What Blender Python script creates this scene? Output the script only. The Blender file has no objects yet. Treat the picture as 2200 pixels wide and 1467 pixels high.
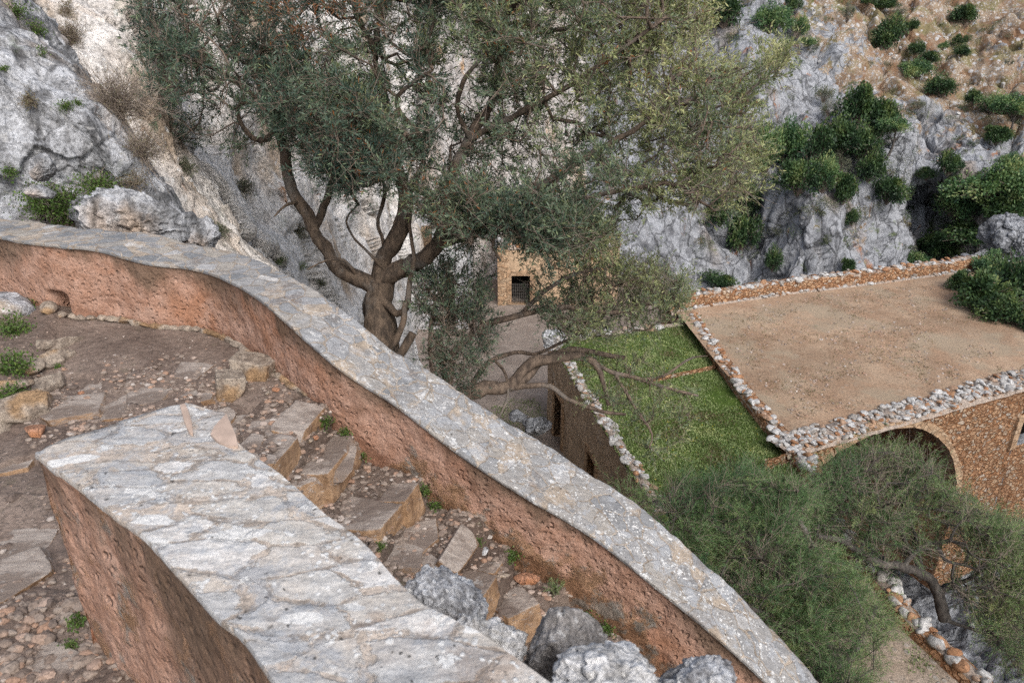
import bpy, math, random
import numpy as np
from mathutils import Vector
from mathutils.bvhtree import BVHTree

PI = math.pi
rng = np.random.default_rng(7)
random.seed(7)
scene = bpy.context.scene
COL = scene.collection

# ------------------------------------------------------------------ measuring the photograph: pixel -> world point
FPX = 1600.0
PITCH = math.radians(23.5)
CP, SP = math.cos(PITCH), math.sin(PITCH)

def ray(px, py):
    xi = (px - 1100) / FPX
    yi = (py - 733.5) / FPX
    return np.array([xi, CP - yi * SP, -(SP + yi * CP)])

def at(px, py, d):
    return ray(px, py) * d

def atz(px, py, z):
    r = ray(px, py)
    return r * (z / r[2])

def to_px(P):
    P = np.asarray(P)
    d = P[..., 1] * CP - P[..., 2] * SP
    yi = -(P[..., 1] * SP + P[..., 2] * CP) / d
    return P[..., 0] / d * FPX + 1100, yi * FPX + 733.5

# ------------------------------------------------------------------ numpy noise
def _h(ix, iy, iz, s):
    n = (ix.astype(np.uint32) * np.uint32(374761393) + iy.astype(np.uint32) * np.uint32(668265263)
         + iz.astype(np.uint32) * np.uint32(2147483647) + np.uint32((s * 974634777) & 0xffffffff))
    n = (n ^ (n >> np.uint32(13))) * np.uint32(1274126177)
    n = (n ^ (n >> np.uint32(16))) * np.uint32(2246822519)
    n = n ^ (n >> np.uint32(15))
    return n.astype(np.float32) / np.float32(4294967295.0)

def vnoise(P, s=0):
    P = np.asarray(P, np.float32)
    i = np.floor(P).astype(np.int32)
    f = P - i
    u = f * f * f * (f * (f * 6 - 15) + 10)
    x, y, z = i[:, 0], i[:, 1], i[:, 2]
    r = 0
    for dx in (0, 1):
        wx = u[:, 0] if dx else 1 - u[:, 0]
        for dy in (0, 1):
            wy = u[:, 1] if dy else 1 - u[:, 1]
            for dz in (0, 1):
                wz = u[:, 2] if dz else 1 - u[:, 2]
                r = r + wx * wy * wz * _h(x + dx, y + dy, z + dz, s)
    return r * 2 - 1

def fbm(P, octv=5, s=0, gain=.5, ridged=False):
    P = np.asarray(P, np.float32)
    a, t, r = 1.0, 0.0, 0
    for o in range(octv):
        n = vnoise(P * (2.03 ** o) + 17.3 * o, s + o)
        if ridged:
            n = 1 - 2 * np.abs(n)
        r = r + a * n
        t += a
        a *= gain
    return r / t

def facet(P, s=0):
    """angular blocks: every cell of a jittered lattice is a tilted plane; returns (height, distance-like crack)"""
    P = np.asarray(P, np.float32)
    i = np.floor(P).astype(np.int32)
    best = np.full(len(P), 9e9, np.float32)
    sec = best.copy()
    hgt = np.zeros(len(P), np.float32)
    for dx in (-1, 0, 1):
        for dy in (-1, 0, 1):
            for dz in (-1, 0, 1):
                cx, cy, cz = i[:, 0] + dx, i[:, 1] + dy, i[:, 2] + dz
                q = np.stack([cx + _h(cx, cy, cz, s), cy + _h(cx, cy, cz, s + 1), cz + _h(cx, cy, cz, s + 2)], 1)
                v = P - q
                d = (v * v).sum(1)
                g = np.stack([_h(cx, cy, cz, s + 3), _h(cx, cy, cz, s + 4), _h(cx, cy, cz, s + 5)], 1) * 2 - 1
                hh = (v * g).sum(1) + _h(cx, cy, cz, s + 6) - .5
                m = d < best
                sec = np.where(m, best, np.minimum(sec, d))
                hgt = np.where(m, hh, hgt)
                best = np.where(m, d, best)
    return hgt, np.sqrt(sec) - np.sqrt(best)

def sstep(a, b, x):
    t = np.clip((x - a) / (b - a), 0, 1)
    return t * t * (3 - 2 * t)

# ------------------------------------------------------------------ meshes
class Acc:
    """collects geometry for ONE mesh object; faces are triangles or quads, attributes per vertex"""
    def __init__(s):
        s.v, s.f3, s.f4, s.n = [], [], [], 0
        s.m3, s.m4 = [], []
        s.at = {}
    def add(s, v, f, mat=0, **attrs):
        v = np.asarray(v, np.float32).reshape(-1, 3)
        f = np.asarray(f, np.int64)
        s.v.append(v)
        if f.shape[1] == 3:
            s.f3.append(f + s.n); s.m3.append(np.full(len(f), mat))
        else:
            s.f4.append(f + s.n); s.m4.append(np.full(len(f), mat))
        for k, a in attrs.items():
            a = np.broadcast_to(np.asarray(a, np.float32), (len(v),))
            s.at.setdefault(k, []).append((s.n, a))
        s.n += len(v)
    def mesh(s, name, mats, smooth=True, off=(0, 0, 0)):
        me = bpy.data.meshes.new(name)
        V = np.concatenate(s.v) - np.asarray(off, np.float32)
        f4 = np.concatenate(s.f4) if s.f4 else np.zeros((0, 4), np.int64)
        f3 = np.concatenate(s.f3) if s.f3 else np.zeros((0, 3), np.int64)
        me.vertices.add(len(V))
        me.vertices.foreach_set('co', V.ravel())
        nl = len(f4) * 4 + len(f3) * 3
        me.loops.add(nl)
        me.loops.foreach_set('vertex_index', np.concatenate([f4.ravel(), f3.ravel()]).astype(np.int32))
        me.polygons.add(len(f4) + len(f3))
        st = np.concatenate([np.arange(len(f4)) * 4, len(f4) * 4 + np.arange(len(f3)) * 3]).astype(np.int32)
        me.polygons.foreach_set('loop_start', st)
        mi = np.concatenate([np.concatenate(s.m4) if s.m4 else np.zeros(0), np.concatenate(s.m3) if s.m3 else np.zeros(0)]).astype(np.int32)
        me.polygons.foreach_set('material_index', mi)
        me.polygons.foreach_set('use_smooth', np.full(len(mi), bool(smooth)))
        for k, l in s.at.items():
            a = np.zeros(len(V), np.float32)
            for o, x in l:
                a[o:o + len(x)] = x
            me.attributes.new(k, 'FLOAT', 'POINT').data.foreach_set('value', a)
        for m in (mats if isinstance(mats, (list, tuple)) else [mats]):
            me.materials.append(m)
        me.update(calc_edges=True)
        me.validate()
        return me

def link(name, me, parent=None, loc=None):
    o = bpy.data.objects.new(name, me)
    COL.objects.link(o)
    if parent is not None:
        o.parent = parent
    if loc is not None:
        o.location = [float(c) for c in loc]
    return o

def tag(o, label=None, cat=None, group=None, kind=None):
    if label: o['label'] = label
    if cat: o['category'] = cat
    if group: o['group'] = group
    if kind: o['kind'] = kind
    return o

def thing(name, loc, label, cat, group=None):
    o = bpy.data.objects.new(name, None)
    COL.objects.link(o)
    o.empty_display_size = .2
    o.location = [float(c) for c in loc]
    return tag(o, label, cat, group, 'thing')

def part(name, acc, mats, parent, smooth=True, label=None):
    """acc is in world coordinates; the part keeps its thing's origin"""
    me = acc.mesh(name, mats, smooth, off=parent.location if parent.parent is None else parent.parent.location)
    o = link(name, me, parent)
    if label: o['label'] = label
    return o

def solo(name, acc, mats, loc, label=None, cat=None, group=None, kind=None, smooth=True):
    o = link(name, acc.mesh(name, mats, smooth, off=loc), loc=loc)
    return tag(o, label, cat, group, kind or 'thing')

def grid_faces(nu, nv, flip=False):
    i = np.arange(nu * nv).reshape(nu, nv)
    a, b, c, d = i[:-1, :-1].ravel(), i[1:, :-1].ravel(), i[1:, 1:].ravel(), i[:-1, 1:].ravel()
    return np.stack([a, d, c, b] if flip else [a, b, c, d], 1)

def _bs(n, m):
    """sampling matrix m x n, Catmull-Rom"""
    t = np.linspace(0, n - 1, m)
    i = np.clip(np.floor(t).astype(int), 0, n - 2)
    f = t - i
    W = np.zeros((m, n))
    w = [(-f + 2 * f**2 - f**3) / 2, (2 - 5 * f**2 + 3 * f**3) / 2, (f + 4 * f**2 - 3 * f**3) / 2, (-f**2 + f**3) / 2]
    for k in range(4):
        np.add.at(W, (np.arange(m), np.clip(i + k - 1, 0, n - 1)), w[k])
    return W

def upsample(ctrl, nu, nv, linv=False):
    c = np.asarray(ctrl, float)
    A = _bs(c.shape[0], nu)
    if linv:
        t = np.linspace(0, c.shape[1] - 1, nv)
        B = np.maximum(0, 1 - np.abs(t[:, None] - np.arange(c.shape[1])[None]))
    else:
        B = _bs(c.shape[1], nv)
    return np.einsum('ia,abk,jb->ijk', A, c, B)

def resample(P, step):
    P = np.asarray(P, float)
    m = _bs(len(P), len(P) * 12) @ P
    L = np.r_[0, np.cumsum(np.linalg.norm(np.diff(m, axis=0), axis=1))]
    n = max(3, int(L[-1] / step) + 1)
    t = np.linspace(0, L[-1], n)
    return np.stack([np.interp(t, L, m[:, k]) for k in range(P.shape[1])], 1)

def gnormal(G):
    du = np.gradient(G, axis=0)
    dv = np.gradient(G, axis=1)
    n = np.cross(du, dv)
    return n / np.maximum(np.linalg.norm(n, axis=2, keepdims=True), 1e-9)

def bvh_of(objs):
    V, Fc, n = [], [], 0
    for o in objs:
        me = o.data
        v = np.empty(len(me.vertices) * 3, np.float32); me.vertices.foreach_get('co', v)
        w = o.location if o.parent is None else o.parent.location
        V.append(v.reshape(-1, 3) + np.array(w, np.float32))
        for p in me.polygons:
            Fc.append([i + n for i in p.vertices])
        n += len(me.vertices)
    return BVHTree.FromPolygons(np.concatenate(V).tolist(), Fc)

def hit(bvh, px, py):
    r = ray(px, py)
    loc, nor, _, dist = bvh.ray_cast(Vector((0, 0, 0)), Vector(r).normalized())
    if loc is None: return None, None
    nor = np.array(nor)
    return np.array(loc), (nor if nor @ r < 0 else -nor)

_ico = {}
def ico(sub):
    if sub not in _ico:
        t = (1 + 5 ** .5) / 2
        v = [(-1, t, 0), (1, t, 0), (-1, -t, 0), (1, -t, 0), (0, -1, t), (0, 1, t), (0, -1, -t), (0, 1, -t), (t, 0, -1), (t, 0, 1), (-t, 0, -1), (-t, 0, 1)]
        f = [(0, 11, 5), (0, 5, 1), (0, 1, 7), (0, 7, 10), (0, 10, 11), (1, 5, 9), (5, 11, 4), (11, 10, 2), (10, 7, 6), (7, 1, 8), (3, 9, 4), (3, 4, 2), (3, 2, 6), (3, 6, 8), (3, 8, 9), (4, 9, 5), (2, 4, 11), (6, 2, 10), (8, 6, 7), (9, 8, 1)]
        v = [np.array(p) / np.linalg.norm(p) for p in v]
        for _ in range(sub):
            c, nf = {}, []
            def mid(a, b):
                k = (min(a, b), max(a, b))
                if k not in c:
                    m = v[a] + v[b]; v.append(m / np.linalg.norm(m)); c[k] = len(v) - 1
                return c[k]
            for a, b, d in f:
                x, y, z = mid(a, b), mid(b, d), mid(d, a)
                nf += [(a, x, z), (b, y, x), (d, z, y), (x, y, z)]
            f = nf
        _ico[sub] = (np.array(v), np.array(f))
    return _ico[sub]

def rotm(r):
    a, b, c = r
    Rx = np.array([[1, 0, 0], [0, math.cos(a), -math.sin(a)], [0, math.sin(a), math.cos(a)]])
    Ry = np.array([[math.cos(b), 0, math.sin(b)], [0, 1, 0], [-math.sin(b), 0, math.cos(b)]])
    Rz = np.array([[math.cos(c), -math.sin(c), 0], [math.sin(c), math.cos(c), 0], [0, 0, 1]])
    return Rz @ Ry @ Rx

def rockv(radii, seed, sub=3, planes=9, rough=.05, rot=(0, 0, 0), sharp=40, fr=2.2, crag=0.0):
    """an angular stone: a sphere cut by random planes, softly, then roughened"""
    d, f = ico(sub)
    g = np.random.default_rng(seed)
    n = g.normal(size=(planes, 3)); n /= np.linalg.norm(n, axis=1, keepdims=True)
    h = g.uniform(.48, .92, planes)
    q = np.maximum(d @ n.T, 1e-3)
    rr = np.minimum(h[None] / q, 3.0)
    rr = np.concatenate([rr, np.ones((len(d), 1))], 1)
    r = -np.log(np.exp(-sharp * rr).sum(1)) / sharp
    v = d * r[:, None]
    if rough:
        v = v + d * (rough * (fbm(v * fr + seed * 3.7, 4, seed % 91) + .5 * fbm(v * fr * 3 + seed, 3, seed % 37, ridged=True)))[:, None]
    if crag:
        hh_, ee_ = facet(v * 2.6 + seed, seed % 53)
        h2_, _ = facet(v * 6.5 + seed, seed % 47)
        v = v + d * (crag * np.clip(hh_, -.8, .8) + .35 * crag * np.clip(h2_, -.8, .8) - .25 * crag * sstep(.1, 0, ee_))[:, None]
    v = v * np.asarray(radii)[None]
    return v @ rotm(rot).T, f

def blockv(radii, seed, kind='block', sub=5, rough=.02, rot=(0, 0, 0)):
    """a hewn block or a broken flagstone: flat faces, crisp worn edges, a few knocked corners"""
    d, f = ico(sub)
    g = np.random.default_rng(seed)
    if kind == 'block':
        n = np.concatenate([np.eye(3), -np.eye(3)]) + g.normal(size=(6, 3)) * .07
        h = np.array([.6] * 6) * g.uniform(.92, 1.06, 6)
        m = g.normal(size=(5, 3)); k = g.uniform(.70, .86, 5)
    else:
        a = np.sort(g.uniform(0, 6.28, 6)) * .5 + np.arange(6) * 1.047 * .5 + np.arange(6) * .52
        n = np.stack([np.cos(a), np.sin(a), g.normal(size=6) * .15], 1)
        n = np.concatenate([n, [[.05, .03, 1], [0, 0, -1.]]])
        h = np.r_[g.uniform(.5, .72, 6), .55, .6]
        m = g.normal(size=(2, 3)); k = g.uniform(.72, .85, 2)
    n = np.concatenate([n, m]); n /= np.linalg.norm(n, axis=1, keepdims=True); h = np.r_[h, k]
    q = np.maximum(d @ n.T, 1e-3)
    rr = np.minimum(h[None] / q, 3.0)
    s = 55
    mn = rr.min(1)
    r = mn - np.log(np.exp(-s * (rr - mn[:, None])).sum(1)) / s
    v = d * r[:, None] / .6
    sz = np.asarray(radii)
    w = v * sz
    e = np.linalg.norm(sz)
    v = v + d * (rough * 2.2 * fbm(w / e * 4 + seed, 5, seed % 91) + rough * 1.2 * np.clip(facet(w / e * 5 + seed, seed % 37)[0], -.6, .6))[:, None]
    return (v * sz) @ rotm(rot).T, f

def box(acc, lo, hi, mat=0, **at_):
    (x0, y0, z0), (x1, y1, z1) = lo, hi
    v = [(x0, y0, z0), (x1, y0, z0), (x1, y1, z0), (x0, y1, z0), (x0, y0, z1), (x1, y0, z1), (x1, y1, z1), (x0, y1, z1)]
    acc.add(v, [(0, 3, 2, 1), (4, 5, 6, 7), (0, 1, 5, 4), (1, 2, 6, 5), (2, 3, 7, 6), (3, 0, 4, 7)], mat, **at_)

def tube(acc, P, R, k=8, mat=0, rough=0, seed=0, **at_):
    """swept tube along P with radii R"""
    P = np.asarray(P, float); R = np.asarray(R, float)
    if rough:
        wob = np.stack([fbm(P * 2.2 + 40 * c + seed, 3, 3 + c) for c in range(3)], 1)
        P = P + wob * np.minimum(R, .12)[:, None] * .9 * np.minimum(np.arange(len(P)) / 4, 1)[:, None]
        R = R * (1 + .16 * fbm(P * 3 + seed, 3, 9))
    T = np.gradient(P, axis=0); T /= np.linalg.norm(T, axis=1, keepdims=True)
    u = np.cross(T[0], (0, 0, 1.0))
    if np.linalg.norm(u) < .1: u = np.cross(T[0], (1.0, 0, 0))
    u /= np.linalg.norm(u)
    rings = []
    a = np.arange(k) / k * 2 * PI
    for i in range(len(P)):
        u = u - T[i] * (u @ T[i]); u /= np.linalg.norm(u)
        w = np.cross(T[i], u)
        rings.append(P[i] + R[i] * (np.cos(a)[:, None] * u + np.sin(a)[:, None] * w))
    V = np.array(rings)
    if rough:
        c = P[:, None]
        dv = V - c
        nz = fbm(V.reshape(-1, 3) * np.array([9, 9, 2.5]), 4, seed).reshape(V.shape[:2])
        V = c + dv * (1 + rough * nz)[..., None]
    n = len(P)
    i = np.arange(n * k).reshape(n, k)
    j = np.roll(i, -1, 1)
    f = np.stack([i[:-1].ravel(), j[:-1].ravel(), j[1:].ravel(), i[1:].ravel()], 1)
    acc.add(V.reshape(-1, 3), f, mat, **at_)
    acc.add(V[-1], np.stack([np.zeros(k - 2, int), np.arange(1, k - 1), np.arange(2, k)], 1), mat, **at_)

def segs(acc, A, B, ra, rb, k=3, mat=0, **at_):
    """many independent thin tapered prisms"""
    A, B = np.asarray(A, float), np.asarray(B, float)
    t = B - A
    t /= np.maximum(np.linalg.norm(t, axis=1, keepdims=True), 1e-9)
    h = np.where(np.abs(t[:, 2:3]) > .9, [[1., 0, 0]], [[0, 0, 1.]])
    u = np.cross(t, h); u /= np.linalg.norm(u, axis=1, keepdims=True)
    w = np.cross(t, u)
    a = np.arange(k) / k * 2 * PI
    ca, sa = np.cos(a)[None, :, None], np.sin(a)[None, :, None]
    o = ca * u[:, None] + sa * w[:, None]
    V = np.concatenate([A[:, None] + o * np.reshape(ra, (-1, 1, 1)), B[:, None] + o * np.reshape(rb, (-1, 1, 1))], 1)
    n = len(A)
    b = (np.arange(n) * 2 * k)[:, None]
    j = np.arange(k); jn = (j + 1) % k
    f = np.stack([b + j, b + jn, b + k + jn, b + k + j], 2).reshape(-1, 4)
    at2 = {q: (np.repeat(x, 2 * k) if np.ndim(x) else x) for q, x in at_.items()}
    acc.add(V.reshape(-1, 3), f, mat, **at2)

def leaves(acc, P, D, L, W, tint, seed=0, mat=0, fold=.0, up=None):
    """one long four-cornered leaf per row: base P, direction D (unit), length L, half width W"""
    g = np.random.default_rng(seed)
    n = len(P)
    s = g.normal(size=(n, 3))
    if up is not None:
        s = np.cross(D, np.array([[0, 0, 1.0]])) + s * up
    s = s - D * (s * D).sum(1, keepdims=True)
    s /= np.maximum(np.linalg.norm(s, axis=1, keepdims=True), 1e-6)
    L = np.reshape(L, (-1, 1)); W = np.reshape(W, (-1, 1))
    nn = np.cross(D, s)
    m = P + D * L * .5
    V = np.stack([P, m + s * W + nn * fold * W, P + D * L, m - s * W + nn * fold * W], 1)
    f = np.arange(n * 4).reshape(n, 4)
    acc.add(V.reshape(-1, 3), f, mat, tint=np.repeat(np.broadcast_to(tint, (n,)), 4))
# ------------------------------------------------------------------ materials
class Mat:
    def __init__(s, name, rough=.9, spec=.25):
        s.m = bpy.data.materials.new(name)
        s.m.use_nodes = True
        s.nt = s.m.node_tree
        s.nt.nodes.clear()
        s.out = s.nt.nodes.new('ShaderNodeOutputMaterial')
        s.b = s.nt.nodes.new('ShaderNodeBsdfPrincipled')
        s.b.inputs['Roughness'].default_value = rough
        s.b.inputs['Specular IOR Level'].default_value = spec
        s.nt.links.new(s.b.outputs[0], s.out.inputs[0])
        s.tc = s.nt.nodes.new('ShaderNodeTexCoord')
        s.obj = s.tc.outputs['Object']
    def put(s, sock, v):
        if isinstance(v, bpy.types.NodeSocket):
            s.nt.links.new(v, sock)
        elif v is not None:
            if sock.type == 'RGBA' and len(v) == 3: v = (*v, 1)
            sock.default_value = v
    def scale(s, v, co=None):
        n = s.nt.nodes.new('ShaderNodeMapping')
        n.inputs['Scale'].default_value = v if np.ndim(v) else (v, v, v)
        s.put(n.inputs['Vector'], co or s.obj)
        return n.outputs[0]
    def rot(s, r, v=(1, 1, 1), co=None):
        n = s.nt.nodes.new('ShaderNodeMapping')
        n.inputs['Scale'].default_value = v
        n.inputs['Rotation'].default_value = r
        s.put(n.inputs['Vector'], co or s.obj)
        return n.outputs[0]
    def noise(s, sc, det=4, ro=.55, co=None, dist=0, out=0):
        n = s.nt.nodes.new('ShaderNodeTexNoise')
        n.inputs['Scale'].default_value = sc
        n.inputs['Detail'].default_value = det
        n.inputs['Roughness'].default_value = ro
        n.inputs['Distortion'].default_value = dist
        s.put(n.inputs['Vector'], co or s.obj)
        return n.outputs[out]
    def voro(s, sc, feat='F1', out='Distance', co=None, rnd=1, smooth=None):
        n = s.nt.nodes.new('ShaderNodeTexVoronoi')
        n.feature = feat
        n.inputs['Scale'].default_value = sc
        n.inputs['Randomness'].default_value = rnd
        if smooth is not None: n.inputs['Smoothness'].default_value = smooth
        s.put(n.inputs['Vector'], co or s.obj)
        return n.outputs[out]
    def warp(s, amt, sc, co=None, det=3):
        c = co or s.obj
        n = s.noise(sc, det, .5, c, out=1)
        v = s.nt.nodes.new('ShaderNodeVectorMath'); v.operation = 'SUBTRACT'
        s.put(v.inputs[0], n); v.inputs[1].default_value = (.5, .5, .5)
        w = s.nt.nodes.new('ShaderNodeVectorMath'); w.operation = 'MULTIPLY_ADD'
        s.put(w.inputs[0], v.outputs[0]); w.inputs[1].default_value = (amt, amt, amt); s.put(w.inputs[2], c)
        return w.outputs[0]
    def rng(s, f, a, b, lo=0.0, hi=1.0):
        n = s.nt.nodes.new('ShaderNodeMapRange')
        n.interpolation_type = 'SMOOTHSTEP'
        s.put(n.inputs['Value'], f)
        n.inputs['From Min'].default_value = a; n.inputs['From Max'].default_value = b
        n.inputs['To Min'].default_value = lo; n.inputs['To Max'].default_value = hi
        return n.outputs[0]
    def math(s, op, a, b=None, c=None):
        n = s.nt.nodes.new('ShaderNodeMath'); n.operation = op
        s.put(n.inputs[0], a)
        if b is not None: s.put(n.inputs[1], b)
        if c is not None: s.put(n.inputs[2], c)
        return n.outputs[0]
    def mix(s, f, a, b, mode='MIX'):
        n = s.nt.nodes.new('ShaderNodeMix'); n.data_type = 'RGBA'; n.blend_type = mode
        s.put(n.inputs[0], f); s.put(n.inputs[6], a); s.put(n.inputs[7], b)
        return n.outputs[2]
    def ramp(s, f, stops):
        n = s.nt.nodes.new('ShaderNodeValToRGB')
        e = n.color_ramp.elements
        while len(e) < len(stops): e.new(.5)
        for x, (p, c) in zip(e, stops):
            x.position = p; x.color = (*c, 1)
        s.put(n.inputs[0], f)
        return n.outputs[0]
    def attr(s, name):
        n = s.nt.nodes.new('ShaderNodeAttribute'); n.attribute_name = name
        return n.outputs['Fac']
    def xyz(s, co, i):
        n = s.nt.nodes.new('ShaderNodeSeparateXYZ'); s.put(n.inputs[0], co)
        return n.outputs[i]
    def normal_z(s):
        n = s.nt.nodes.new('ShaderNodeNewGeometry')
        return s.xyz(n.outputs['True Normal'], 2)
    def val(s, c, k):
        """scale a colour's value"""
        return s.mix(1.0, c, k, 'MULTIPLY')
    def bump(s, h, dist, strength=1.0, n=None):
        b = s.nt.nodes.new('ShaderNodeBump')
        b.inputs['Strength'].default_value = strength
        b.inputs['Distance'].default_value = dist
        s.put(b.inputs['Height'], h)
        if n is not None: s.put(b.inputs['Normal'], n)
        s.put(s.b.inputs['Normal'], b.outputs[0])
        return b.outputs[0]
    def color(s, c):
        s.put(s.b.inputs['Base Color'], c)
        return s

def gray3(m, f):
    n = m.nt.nodes.new('ShaderNodeCombineColor')
    for i in range(3): m.put(n.inputs[i], f)
    return n.outputs[0]

def rock_mat(name, base, dark, warm, k=1.0, warm_at=(.56, .70), moss=0.0, stretch=(1, 1, .35), bumpd=.04, lo=.3, rustc=(.36, .17, .07), rust_at=(.66, .76), white=.0, fis=1.0, orange=False, strata=0):
    """limestone: pale skin, dark pitted hollows and fissures, warm and rusty patches; k scales the pattern (1 = metres)"""
    m = Mat(name)
    st = m.scale(stretch)
    big = m.noise(.55 * k, 4, .55, st)
    mid = m.noise(3.2 * k, 8, .68, m.scale((1, 1, .6)))
    fine = m.noise(17 * k, 6, .65)
    c = m.mix(m.rng(mid, lo, .66), dark, base)
    c = m.mix(m.rng(big, warm_at[0], warm_at[1], 0, .85), c, m.mix(m.rng(mid, .3, .7), tuple(x * .45 for x in warm), warm))
    rust = m.noise(1.1 * k, 5, .6, m.scale((1.3, 1.3, .5)), dist=.4)
    c = m.mix(m.rng(rust, rust_at[0], rust_at[1], 0, .85), c, rustc)
    if strata:
        sn = m.noise(1.6 * k, 6, .62, m.rot((0, math.radians(-40), 0), (1.6, .8, .16)), dist=.3)
        c = m.val(c, gray3(m, m.rng(sn, .36, .56, 1 - strata, 1.08)))
    cr = m.voro(1.5 * k, 'DISTANCE_TO_EDGE', co=m.warp(.55 / k, 1.6 * k, m.scale((1, 1, .55))))
    crk = m.rng(cr, 0, .05)
    pit = m.rng(m.voro(11 * k, co=m.warp(.1 / k, 8 * k, m.scale((1, 1, .7)))), .1, .42)
    c = m.val(c, gray3(m, m.rng(crk, 0, 1, 1 - .5 * fis, 1)))
    c = m.val(c, gray3(m, m.rng(fine, .34, .56, .55, 1.08)))
    if white:
        c = m.mix(m.rng(m.noise(5.5 * k, 5, .7), .56, .64, 0, white), c, (.66, .66, .66))
    if orange:
        c = m.mix(m.math('MULTIPLY', m.attr('soil'), .95), c, m.mix(m.rng(mid, .3, .7), (.46, .25, .12), (.66, .48, .32)))
    if moss:
        ms = m.noise(1.7 * k, 5, .65)
        c = m.mix(m.rng(ms, .60, .68, 0, moss), c, m.mix(m.noise(30 * k, 2), (.05, .085, .02), (.12, .17, .05)))
    m.color(c)
    h = m.math('ADD', m.math('MULTIPLY', mid, 1.3), m.math('MULTIPLY', crk, .35 * fis))
    h = m.math('ADD', h, m.math('MULTIPLY', pit, .25))
    h = m.math('ADD', h, m.math('MULTIPLY', fine, .35))
    m.bump(h, bumpd / k * 2.2, .9)
    return m.m

ROCK_NEAR = rock_mat('limestone_near', (.53, .55, .59), (.16, .16, .165), (.46, .345, .25), 1.3, (.48, .60), .3, bumpd=.04, white=.4, fis=.3, lo=.30, strata=.6)
ROCK_WHITE = rock_mat('limestone_white', (.80, .78, .765), (.40, .37, .345), (.56, .42, .29), .8, (.49, .63), .2, bumpd=.035, white=.8, lo=.2, fis=.3)
ROCK_ORANGE = rock_mat('limestone_orange', (.60, .58, .57), (.3, .27, .25), (.52, .40, .28), .5, (.55, .68), 0, (1, 1, .12), .05, rust_at=(.62, .72), rustc=(.5, .30, .14), fis=.3, orange=True)
ROCK_FAR = rock_mat('limestone_gorge', (.38, .40, .435), (.11, .115, .13), (.27, .2, .15), .42, (.58, .7), .35, (1, 1, .3), .05)
BOULDER = rock_mat('boulder_limestone', (.62, .645, .69), (.15, .15, .16), (.46, .37, .28), 3.2, (.54, .66), .1, bumpd=.035, white=1.0, fis=.12, lo=.34)
STONE_TAN = rock_mat('stone_tan', (.40, .34, .28), (.17, .135, .11), (.40, .25, .13), 4.0, (.5, .62), .08, (1, 1, 1), .03, fis=.15, rustc=(.36, .2, .1))
STONE_RED = rock_mat('stone_red', (.46, .25, .16), (.22, .11, .07), (.44, .2, .1), 7.0, (.5, .62), 0, (1, 1, 1), .03)

def hill_mat():
    """far slope: limestone where 'soil' is low, red earth strewn with pale scree where it is high"""
    m = Mat('gorge_slope')
    mid = m.noise(1.3, 8, .7, m.scale((1, 1, .6)))
    big = m.noise(.16, 4, .55, m.scale((1, 1, .3)))
    fine = m.noise(6.5, 5, .7)
    rock = m.mix(m.rng(mid, .30, .60), (.115, .12, .135), (.345, .362, .395))
    rock = m.mix(m.rng(big, .54, .68, 0, .75), rock, m.mix(m.rng(mid, .35, .65), (.09, .07, .055), (.26, .2, .155)))
    rust = m.noise(.45, 5, .65, m.scale((1.4, 1.4, .5)), dist=.6)
    rock = m.mix(m.rng(rust, .62, .70, 0, .85), rock, (.30, .13, .055))
    cr = m.rng(m.voro(.55, 'DISTANCE_TO_EDGE', co=m.warp(1.2, .7, m.scale((1, 1, .45)))), 0, .05)
    rock = m.val(rock, gray3(m, m.rng(cr, 0, 1, .45, 1)))
    rock = m.val(rock, gray3(m, m.rng(fine, .34, .55, .74, 1.06)))
    earth = m.mix(m.rng(m.noise(.5, 6, .7), .35, .65), (.21, .125, .075), (.31, .25, .19))
    grassy = m.rng(m.noise(.28, 4, .6), .50, .62, 0, .8)
    earth = m.mix(grassy, earth, m.mix(fine, (.13, .13, .055), (.25, .22, .12)))
    bits = m.voro(4.2, co=m.warp(.2, 3))
    bc = m.mix(m.rng(m.voro(4.2, out='Color', co=m.warp(.2, 3)), .2, .8), (.28, .25, .22), (.52, .5, .48))
    earth = m.mix(m.math('MULTIPLY', m.rng(bits, .42, .30), m.rng(m.noise(.5, 5, .7), .40, .56)), earth, bc)
    b2 = m.voro(1.4, co=m.warp(.5, 1.2))
    earth = m.mix(m.math('MULTIPLY', m.rng(b2, .33, .25), m.rng(m.noise(.3, 3), .44, .54)), earth, (.44, .44, .45))
    so = m.math('ADD', m.attr('soil'), m.math('MULTIPLY', m.math('SUBTRACT', m.noise(.30, 7, .75), .5), 3.2))
    so = m.rng(so, .44, .56)
    c = m.mix(so, rock, earth)
    gr = m.math('MULTIPLY', m.rng(m.noise(.7, 5, .7), .60, .68), .75)
    c = m.mix(gr, c, m.mix(fine, (.05, .075, .025), (.13, .17, .05)))
    m.color(c)
    h = m.math('ADD', m.math('MULTIPLY', mid, 1.4), m.math('MULTIPLY', cr, .3))
    h = m.math('ADD', h, m.math('MULTIPLY', fine, .35))
    m.bump(h, .16, .9)
    return m.m
HILL = hill_mat()

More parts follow.
